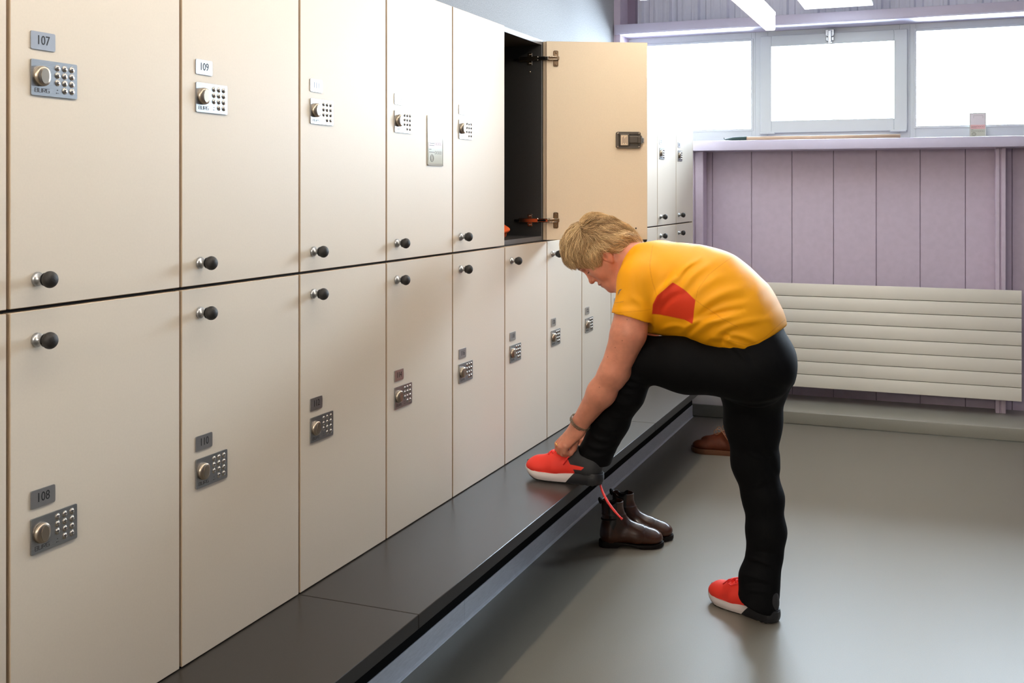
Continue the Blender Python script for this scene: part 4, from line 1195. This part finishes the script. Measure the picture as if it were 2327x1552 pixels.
t1 = np.linspace(0, 1, NP_)[None, :, None]; rr_ = w0[:, None, None] * (1 - t1 ** 2 * 0.92)
ring_ = [PT + sd * rr_ * 1.3 * math.cos(2 * PI * a_ / 3) + DN * rr_ * math.sin(2 * PI * a_ / 3) for a_ in range(3)]
verts = np.stack(ring_, 2).reshape(-1, 3)
tones = np.repeat(np.clip(tone0[:, None] + 0.16 * (np.linspace(0, 1, NP_)[None] - 0.4), 0, 1).reshape(-1), 3)
b0 = nv0 + (np.arange(NS)[:, None, None] * NP_ + np.arange(NP_ - 1)[None, :, None]) * 3; a0 = np.arange(3)[None, None]; a1 = (a0 + 1) % 3
faces = np.stack([b0 + a0, b0 + a1, b0 + a1 + 3, b0 + a0 + 3], -1).reshape(-1, 4)
co0 = np.empty(nv0 * 3, np.float32); hme.vertices.foreach_get('co', co0); co0 = co0.reshape(-1, 3)
f0 = np.empty(len(hme.loops), np.int32); hme.loops.foreach_get('vertex_index', f0)
Vh = np.concatenate([co0, np.array(verts, np.float32)]); Fh = np.concatenate([f0, np.array(faces, np.int32).ravel()])
me = bpy.data.meshes.new('hair'); me.vertices.add(len(Vh)); me.vertices.foreach_set('co', Vh.ravel())
me.loops.add(len(Fh)); me.loops.foreach_set('vertex_index', Fh); me.polygons.add(len(Fh) // 4); me.polygons.foreach_set('loop_start', np.arange(0, len(Fh), 4, dtype=np.int32))
me.update(calc_edges=True); me.materials.append(M_hair); me.shade_smooth()
a = me.attributes.new('tone', 'FLOAT', 'POINT'); a.data.foreach_set('value', np.concatenate([np.clip(0.22 + 0.15 * noise3(co0.astype(float), 120, 3), 0, 1), tones]).astype(np.float32))
HAIR.data = me

def pchild(name, bm, m, par, smooth=True):
    o = obj(name, bm, m, None, smooth=smooth); o.parent = par; o.matrix_parent_inverse = par.matrix_world.inverted(); return o
# eyelashes and brows
M_lash = mat('brown_lashes', srgb(84, 56, 42), 0.7)
def face_pt(u, s):
    n = np.linspace(0.115, 0.05, 260); p = np.array([H(x, u, s) for x in n]); v = field(skull + face, p)
    return n[np.nonzero(v < 0)[0][0]]
for sg in (1, -1):
    bm = bmesh.new(); line = []
    for i in range(25):
        t_ = i / 24; s = sg * (0.019 + 0.026 * t_); u = -0.0300 - 0.0025 * math.sin(PI * t_)
        n_ = face_pt(u, s) + 0.0004; a0 = Vector(H(n_, u, s)); line.append(a0)
        tube(bm, [a0, a0 + Vector(HN) * 0.0024 - Vector(HU_) * 0.0018, a0 + Vector(HN) * 0.0034 - Vector(HU_) * 0.0024], [0.0003, 0.0002, 0.00006], 4)
    tube(bm, line, 0.0004, 5)
    pchild('eyelashes', bm, M_lash, PER)
    bm = bmesh.new()
    for i in range(40):
        t_ = i / 39; s = sg * (0.012 + 0.034 * t_); u = -0.001 + 0.004 * math.sin(PI * t_) + 0.002 * math.sin(i * 2.4)
        n_ = face_pt(u, s); a0 = Vector(H(n_ - 0.0003, u, s)); a1 = Vector(H(n_ + 0.0012, u + 0.001, s + sg * 0.004))
        tube(bm, [a0, a1], [0.0006, 0.0002], 4)
    pchild('eyebrow', bm, M_hair, PER)
# bracelet and ring
bm = bmesh.new()
wa = Vector(P(1337, 938, 3.47)); wb = Vector(P(1311, 975, 3.487)); ax = (wb - wa).normalized(); wc = Vector(P(1318.5, 960, 3.485))
u1, u2 = frame_of(ax)
nl = 44
for row, off in ((0, -0.0032), (1, 0.0032)):
    for i in range(nl):
        an = 2 * PI * (i + 0.5 * row) / nl
        c = wc + (u1 * math.cos(an) + u2 * math.sin(an)) * 0.0365 + ax * off
        tdir = (-u1 * math.sin(an) + u2 * math.cos(an)); rd = (u1 * math.cos(an) + u2 * math.sin(an))
        pts = [c + tdir * 0.0030 * math.cos(q * PI / 3) + ax * 0.0030 * math.sin(q * PI / 3) + rd * 0.0008 * (-1) ** i for q in range(7)]
        tube(bm, pts, 0.0009, 4, cap=False)
pchild('bracelet', bm, M_chain, PER)
bm = bmesh.new()
ra, rb = Vector(P(1281, 998, 3.486)), Vector(P(1268, 1013, 3.482)); ax = (rb - ra).normalized(); u1, u2 = frame_of(ax); c = ra.lerp(rb, 0.93)
tube(bm, [c + (u1 * math.cos(2 * PI * i / 20) + u2 * math.sin(2 * PI * i / 20)) * 0.0122 for i in range(21)], 0.0016, 6, cap=False, flat=1.0)
pchild('ring', bm, M_gold, PER)
# ================================================================ SHOES
OUT = [(0, 0), (0.012, .34), (0.05, .60), (0.13, .72), (0.28, .70), (0.42, .76), (0.56, .92), (0.68, 1.0), (0.80, .96), (0.90, .78), (0.96, .52), (0.99, .24), (1, 0)]
def halfw(t):
    xs_ = [a for a, _ in OUT]; ys_ = [b for _, b in OUT]
    return np.interp(t, xs_, ys_)
def outline(L, W_, n=26, grow=0.0):
    ts = [0.5 - 0.5 * math.cos(PI * i / n) for i in range(n + 1)]
    up = [(t * (L + 2 * grow) - grow, halfw(t) * W_ / 2 + grow * (0 if t in (0, 1) else 1)) for t in ts]
    return up + [(x, -y) for x, y in up[-2:0:-1]]
def sole_mesh(L, W_, zb, zt, rings=5, grow=0.0, bulge=0.003, notch=0.0):
    """zb(t), zt(t): height of the underside and of the top along the shoe"""
    bm = bmesh.new(); ol = outline(L, W_, 34, grow); rg = []
    for j in range(rings):
        h = j / (rings - 1); g = bulge * math.sin(PI * h)
        r = []
        for x, y in ol:
            t = min(1, max(0, x / L)); z = zb(t) * (1 - h) + zt(t) * h
            if j == 0 and notch and int(t * 17) != int(t * 17 + .22): z += notch
            k = 1 + g / 0.05
            r.append(bm.verts.new(((x - L / 2) * (1 + g * 1.6 / L) + L / 2, y * k, z)))
        rg.append(r)
    n = len(ol)
    for a, b in zip(rg, rg[1:]):
        for i in range(n): bm.faces.new((a[i], a[(i + 1) % n], b[(i + 1) % n], b[i]))
    for r, flip in ((rg[0], True), (rg[-1], False)):
        m = n // 2
        for i in range(m):
            a0, a1 = r[i], r[i + 1]; b0, b1 = r[(-i) % n], r[-i - 1]
            vs = []
            for v in ((a0, a1, b1, b0)):
                if v not in vs: vs.append(v)
            if len(vs) >= 3:
                try: bm.faces.new(vs)
                except ValueError: pass
    bmesh.ops.recalc_face_normals(bm, faces=bm.faces)
    return bm
def place(o, loc, rz, par=None, pitch=0.0):
    M = Matrix.Translation(loc) @ Matrix.Rotation(rz, 4, 'Z') @ Matrix.Rotation(pitch, 4, 'Y')
    if par: o.parent = par; o.matrix_parent_inverse = par.matrix_world.inverted()
    o.matrix_world = M
    return M
M_snk = mat('trainer_upper', srgb(42, 42, 44), 0.6, bump=0.25, bscale=1600)
attr_mix(M_snk, 'coral', srgb(252, 60, 44), 0.0008)
M_sol = mat('trainer_sole', srgb(34, 34, 37), 0.45)
attr_mix(M_sol, 'white', srgb(226, 214, 210), 0.0008)
M_tip = mat('dark_tread', srgb(36, 34, 34), 0.6)
def trainer(loc, rz, kind):
    L, Wd = 0.290, 0.104
    pr = [Cone((0.045, 0, 0.052), (0.045, 0, 0.078), 0.036, 0.034, 0.02), Cone((0.05, 0, 0.055), (0.17, 0, 0.050), 0.036, 0.041, 0.025),
          Cone((0.17, 0.004, 0.048), (0.235, 0.003, 0.040), 0.044, 0.036, 0.025), Ell((0.232, 0.003, 0.040), (0.056, 0.046, 0.029), None, 0.02),
          Cone((0.165, 0, 0.050), (0.105, 0, 0.084), 0.030, 0.028, 0.03), Cone((0.075, 0, 0.085), (0.095, 0, 0.100), 0.030, 0.026, 0.02),
          Ell((0.030, 0, 0.070), (0.026, 0.029, 0.036), None, 0.015), Ell((0.016, 0, 0.092), (0.009, 0.016, 0.016), None, 0.01),
          Half((0, 0, 0.022), (0, 0, -1), 0.001),
          Cone((0.060, 0, 0.085), (0.052, 0, 0.16), 0.026, 0.034, 0.006, op='s')]
    up = build_sdf('trainer', pr, 0.0026, M_snk)
    if kind == 'raised': pol = [(.126, .13), (.118, .09), (.104, .067), (.050, .064), (.062, .053), (.094, .051), (.090, .045), (.088, .0), (.4, 0), (.4, .2), (.126, .2)]
    else: pol = [(.124, .13), (.112, .075), (.100, .050), (.092, .0), (.4, 0), (.4, .2), (.124, .2)]
    set_attr(up, 'coral', lambda p: poly_sd(p[:, 0], p[:, 2], pol))
    place(up, loc, rz, PER)
    bpy.context.view_layer.update()
    zb = lambda t: 0.028 * max(0, (t - 0.78) / 0.22) ** 1.7 + 0.004 * max(0, (0.08 - t) / 0.08)
    zt = lambda t: 0.044 - 0.012 * min(1, max(0, (t - .1) / .5)) + 0.016 * max(0, (t - 0.78) / 0.22) ** 1.3 - 0.002
    bm = sole_mesh(L, Wd, lambda t: zb(t) + 0.004, zt, 7, 0.0, 0.004)
    so = obj('sole', bm, M_sol, None, smooth=True, sharp=60)
    set_attr(so, 'white', lambda p: p[:, 0] - 0.098 - (0.03 - p[:, 2]) * 0.9)
    place(so, loc, rz, up)
    bm = sole_mesh(L, Wd, zb, lambda t: zb(t) + 0.0045, 2, -0.002, 0, 0.0025)
    tr = obj('tread', bm, M_tip, None); place(tr, loc, rz, up)
    bm = bmesh.new()      # toe bumper and heel ridges
    tube(bm, [(L - 0.034, -0.034, 0.048), (L - 0.016, -0.022, 0.050), (L - 0.004, 0, 0.052), (L - 0.016, 0.022, 0.050), (L - 0.034, 0.034, 0.048)], 0.0040, 8)
    tb = obj('toe_bumper', bm, M_tip, None, smooth=True); place(tb, loc, rz, up)
    bm = bmesh.new()
    for i in range(4):
        z = 0.024 + 0.0045 * i
        tube(bm, [(0.062, -0.0385, z + .002), (0.040, -0.0395, z), (0.018, -0.034, z), (0.004, -0.021, z), (-0.003, 0, z), (0.004, 0.021, z), (0.018, 0.034, z), (0.040, 0.0395, z)], 0.0012, 5)
    hr = obj('heel_ridges', bm, M_tip, None, smooth=True); place(hr, loc, rz, up)
    bm = bmesh.new()      # laces
    def top(x, y):
        z = 0.13
        while z > 0.02:
            if field(pr, np.array([[x, y, z]]))[0] < 0: return z
            z -= 0.001
        return 0.05
    rows = [0.195, 0.178, 0.161, 0.144, 0.130]
    for i, x in enumerate(rows):
        pts = [(x - 0.004 * (j % 2), y, top(x, y) + 0.002) for j, y in enumerate(np.linspace(-0.024, 0.024, 9))]
        tube(bm, pts, 0.0034, 6, flat=1.0)
        if i:
            for sg in (-1, 1):
                pts = [(rows[i - 1] + (x - rows[i - 1]) * q, sg * (-0.022 + 0.044 * q), top(rows[i - 1] + (x - rows[i - 1]) * q, sg * (-0.022 + 0.044 * q)) + 0.0035) for q in np.linspace(0, 1, 7)]
                tube(bm, pts, 0.0030, 6)
    if kind == 'standing':
        for sg in (-1, 1):
            z0 = top(0.128, 0)
            tube(bm, [(0.125, sg * 0.004, z0 + .004), (0.135, sg * 0.016, z0 + .012), (0.160, sg * 0.030, z0 + .004), (0.185, sg * 0.036, z0 - 0.018), (0.165, sg * 0.040, z0 - 0.020), (0.14, sg * 0.030, z0 - .006), (0.125, sg * 0.006, z0 + .006)], 0.0024, 6)
            tube(bm, [(0.125, sg * 0.004, z0 + .005), (0.150, sg * 0.020, z0 + .006), (0.185, sg * 0.030, z0 - .008), (0.205, sg * 0.036, z0 - .028)], 0.0024, 6)
    lc = obj('laces', bm, M_lace, None, smooth=True); place(lc, loc, rz, up)
    bm = bmesh.new()      # padded dark saddle over the instep
    o = place
    return up
T1 = trainer((-1.088, 3.515, ZB0 + 0.0005), R(180 - 6), 'raised')
T2 = trainer((-0.522, 3.662, 0.0005), R(180 - 30), 'standing')
# loose lace: loop held in the fingers and the long end hanging past the bench edge
bm = bmesh.new()
def bez(ps, n=24):
    ps = [Vector(p) for p in ps]; out = []
    for i in range(n + 1):
        t = i / n; q = ps[:]
        while len(q) > 1: q = [a.lerp(b, t) for a, b in zip(q, q[1:])]
        out.append(q[0])
    return out
T1w = T1.matrix_world
tube(bm, bez([T1w @ Vector((0.135, 0.01, 0.088)), P(1296, 1020, 3.50), P(1290, 1000, 3.50), P(1303, 1002, 3.52), P(1306, 1030, 3.53)]), 0.0026, 6)
tube(bm, bez([T1w @ Vector((0.140, -0.01, 0.088)), P(1306, 1045, 3.50), P(1302, 1030, 3.49), P(1297, 1024, 3.488)]), 0.0026, 6)
tube(bm, bez([P(1296, 1033, 3.49), P(1290, 1040, 3.48), P(1284, 1048, 3.48), P(1280, 1056, 3.485)]), 0.0024, 6)
pchild('shoelace_loop', bm, M_lace, PER)
bm = bmesh.new()
pts = bez([P(1360, 1075, 3.56), P(1362, 1100, 3.52), P(1368, 1130, 3.50), P(1392, 1158, 3.49), P(1412, 1178, 3.48)])
tube(bm, pts, [0.0026 + 0.0018 * min(1, i / 12) if i < 21 else 0.0034 for i in range(25)], 8)
tube(bm, [pts[-1], pts[-1] + (pts[-1] - pts[-2]) * 0.6], 0.0040, 8)
pchild('shoelace_end', bm, M_lace, PER)

def boot(name, loc, rz, label):
    L, Wd = 0.260, 0.087
    e = empty(name, loc, rz); tag(e, label, 'boot', 'brown ankle boots')
    pr = [Cone((0.040, 0, 0.045), (0.042, 0, 0.075), 0.036, 0.033, 0.02), Cone((0.05, 0, 0.050), (0.17, 0.0, 0.046), 0.036, 0.036, 0.025),
          Cone((0.165, 0.003, 0.042), (0.212, 0.003, 0.036), 0.038, 0.034, 0.025), Ell((0.212, 0.003, 0.036), (0.046, 0.040, 0.026), None, 0.02),
          Cone((0.052, 0, 0.075), (0.052, 0, 0.215), 0.040, 0.047, 0.02, flat=0.82), Cone((0.155, 0, 0.048), (0.082, 0, 0.110), 0.026, 0.026, 0.035),
          Half((0, 0, 0.020), (0, 0, -1), 0.001), Half((0.052, 0, 0.188), (0.05, 0, 1), 0.003),
          Cone((0.052, 0, 0.10), (0.052, 0, 0.24), 0.033, 0.0455, 0.004, flat=0.80, op='s'),
          Ell((0.045, 0, 0.190), (0.016, 0.08, 0.012), None, 0.008, 's')]
    def fn(p, v): return 0.0012 * np.exp(-((p[:, 0] - 0.178 - 0.25 * (p[:, 2] - 0.05)) / 0.004) ** 2) * -0.9 + 0.0008 * noise3(p, 60, 8) + 0.0012 * np.exp(-((p[:, 2] - 0.132) / 0.003) ** 2)
    if name not in _bm:
        up = build_sdf('upper', pr, 0.0026, M_boot, fn=fn)
        gore = [(0.028, 0.20), (0.072, 0.20), (0.066, 0.10), (0.054, 0.075), (0.040, 0.10)]
        set_attr(up, 'gore', lambda p: poly_sd(p[:, 0], p[:, 2], gore))
        _bm[name] = up.data
    else: up = bpy.data.objects.new('upper', _bm[name]); C.objects.link(up)
    up.parent = e
    hz = lambda t: 0.006 * max(0, (t - 0.8) / 0.2) ** 1.5 + (0.012 if t > 0.31 else 0) * (1 - max(0, (t - .45) / .2) if t < .65 and t > .45 else (0 if t >= .65 else 1))
    bm = sole_mesh(L, Wd, hz, lambda t: 0.025 - 0.009 * min(1, max(0, (t - .2) / .4)) + 0.006 * max(0, (t - 0.8) / 0.2), 6, 0.002, 0.001)
    obj('sole', bm, M_bsole, e, smooth=True, sharp=40)
    bm = bmesh.new(); tube(bm, bez([(0.004, 0.006, 0.172), (-0.006, 0.003, 0.184), (-0.006, 0, 0.204), (0.006, -0.002, 0.196), (0.008, -0.004, 0.175)], 10), 0.0028, 6, flat=2.6, flatdir=(0, 1, 0)); obj('pull_tab', bm, M_bsole, e, smooth=True)
    bm = bmesh.new()
    tube(bm, [(0.052 + 0.043 * math.cos(2 * PI * i / 28), 0.0365 * math.sin(2 * PI * i / 28), 0.118 + 0.006 * math.cos(2 * PI * i / 28)) for i in range(29)], 0.0035, 6, cap=False, flat=1.0)
    obj('strap', bm, M_bsole, e, smooth=True)
    return e
_bm = {}
attr_mix(M_boot, 'gore', srgb(18, 14, 13), 0.001)
boot('ankle_boot', (-1.310, 4.190, 0.0), R(20), 'dark brown leather ankle boot nearer the camera, standing under the bench edge')
boot('ankle_boot', (-1.304, 4.327, 0.0), R(11), 'dark brown leather ankle boot just behind the nearer boot of the pair')

def lowshoe(loc, rz, label):
    L, Wd = 0.285, 0.100
    e = empty('lace_up_shoe', loc, rz); tag(e, label, 'shoe', 'russet lace-up shoes')
    pr = [Cone((0.045, 0, 0.050), (0.045, 0, 0.080), 0.035, 0.030, 0.02), Cone((0.05, 0, 0.050), (0.18, 0, 0.046), 0.035, 0.038, 0.025),
          Ell((0.220, 0.003, 0.040), (0.058, 0.044, 0.030), None, 0.02), Cone((0.16, 0, 0.055), (0.098, 0, 0.105), 0.026, 0.026, 0.03), Cone((0.06, 0, 0.07), (0.085, 0, 0.10), 0.030, 0.028, 0.02),
          Half((0, 0, 0.022), (0, 0, -1), 0.001), Half((0.07, 0, 0.112), (-0.2, 0, 1), 0.003), Cone((0.062, 0, 0.085), (0.060, 0, 0.16), 0.025, 0.034, 0.004, op='s')]
    if 'low' not in _bm:
        up = build_sdf('upper', pr, 0.003, M_brown); _bm['low'] = up.data
    else: up = bpy.data.objects.new('upper', _bm['low']); C.objects.link(up)
    up.parent = e
    bm = sole_mesh(L, Wd, lambda t: 0.010 * max(0, (t - 0.8) / 0.2) ** 1.5, lambda t: 0.026 + 0.006 * max(0, (t - 0.8) / 0.2), 5, 0.002, 0.001)
    obj('sole', bm, M_brsole, e, smooth=True, sharp=40)
    bm = bmesh.new()
    for i, x in enumerate((0.165, 0.148, 0.132, 0.117)):
        z = 0.076 + 0.013 * i
        tube(bm, [(x - .006, -0.022, z - 0.006), (x, -0.010, z + 0.002), (x, 0.010, z + 0.002), (x - .006, 0.022, z - 0.006)], 0.002, 6)
    for sg in (-1, 1):
        tube(bm, bez([(0.118, 0, 0.124), (0.135, sg * 0.05, 0.165), (0.175, sg * 0.055, 0.130), (0.150, sg * 0.030, 0.085), (0.118, 0, 0.124)], 16), 0.0018, 6)
        tube(bm, bez([(0.118, 0, 0.124), (0.10, sg * 0.05, 0.13), (0.08, sg * 0.048, 0.09), (0.07, sg * 0.045, 0.085)], 12), 0.0018, 6)
    obj('laces', bm, M_tanlace, e, smooth=True)
    return e
lowshoe((-1.022, 5.89, 0.0), R(180), 'russet brown lace-up shoe on the floor behind the standing leg')
lowshoe((-1.002, 6.02, 0.0), R(180 + 3), 'second russet lace-up shoe, farther from the camera, mostly hidden by its mate')
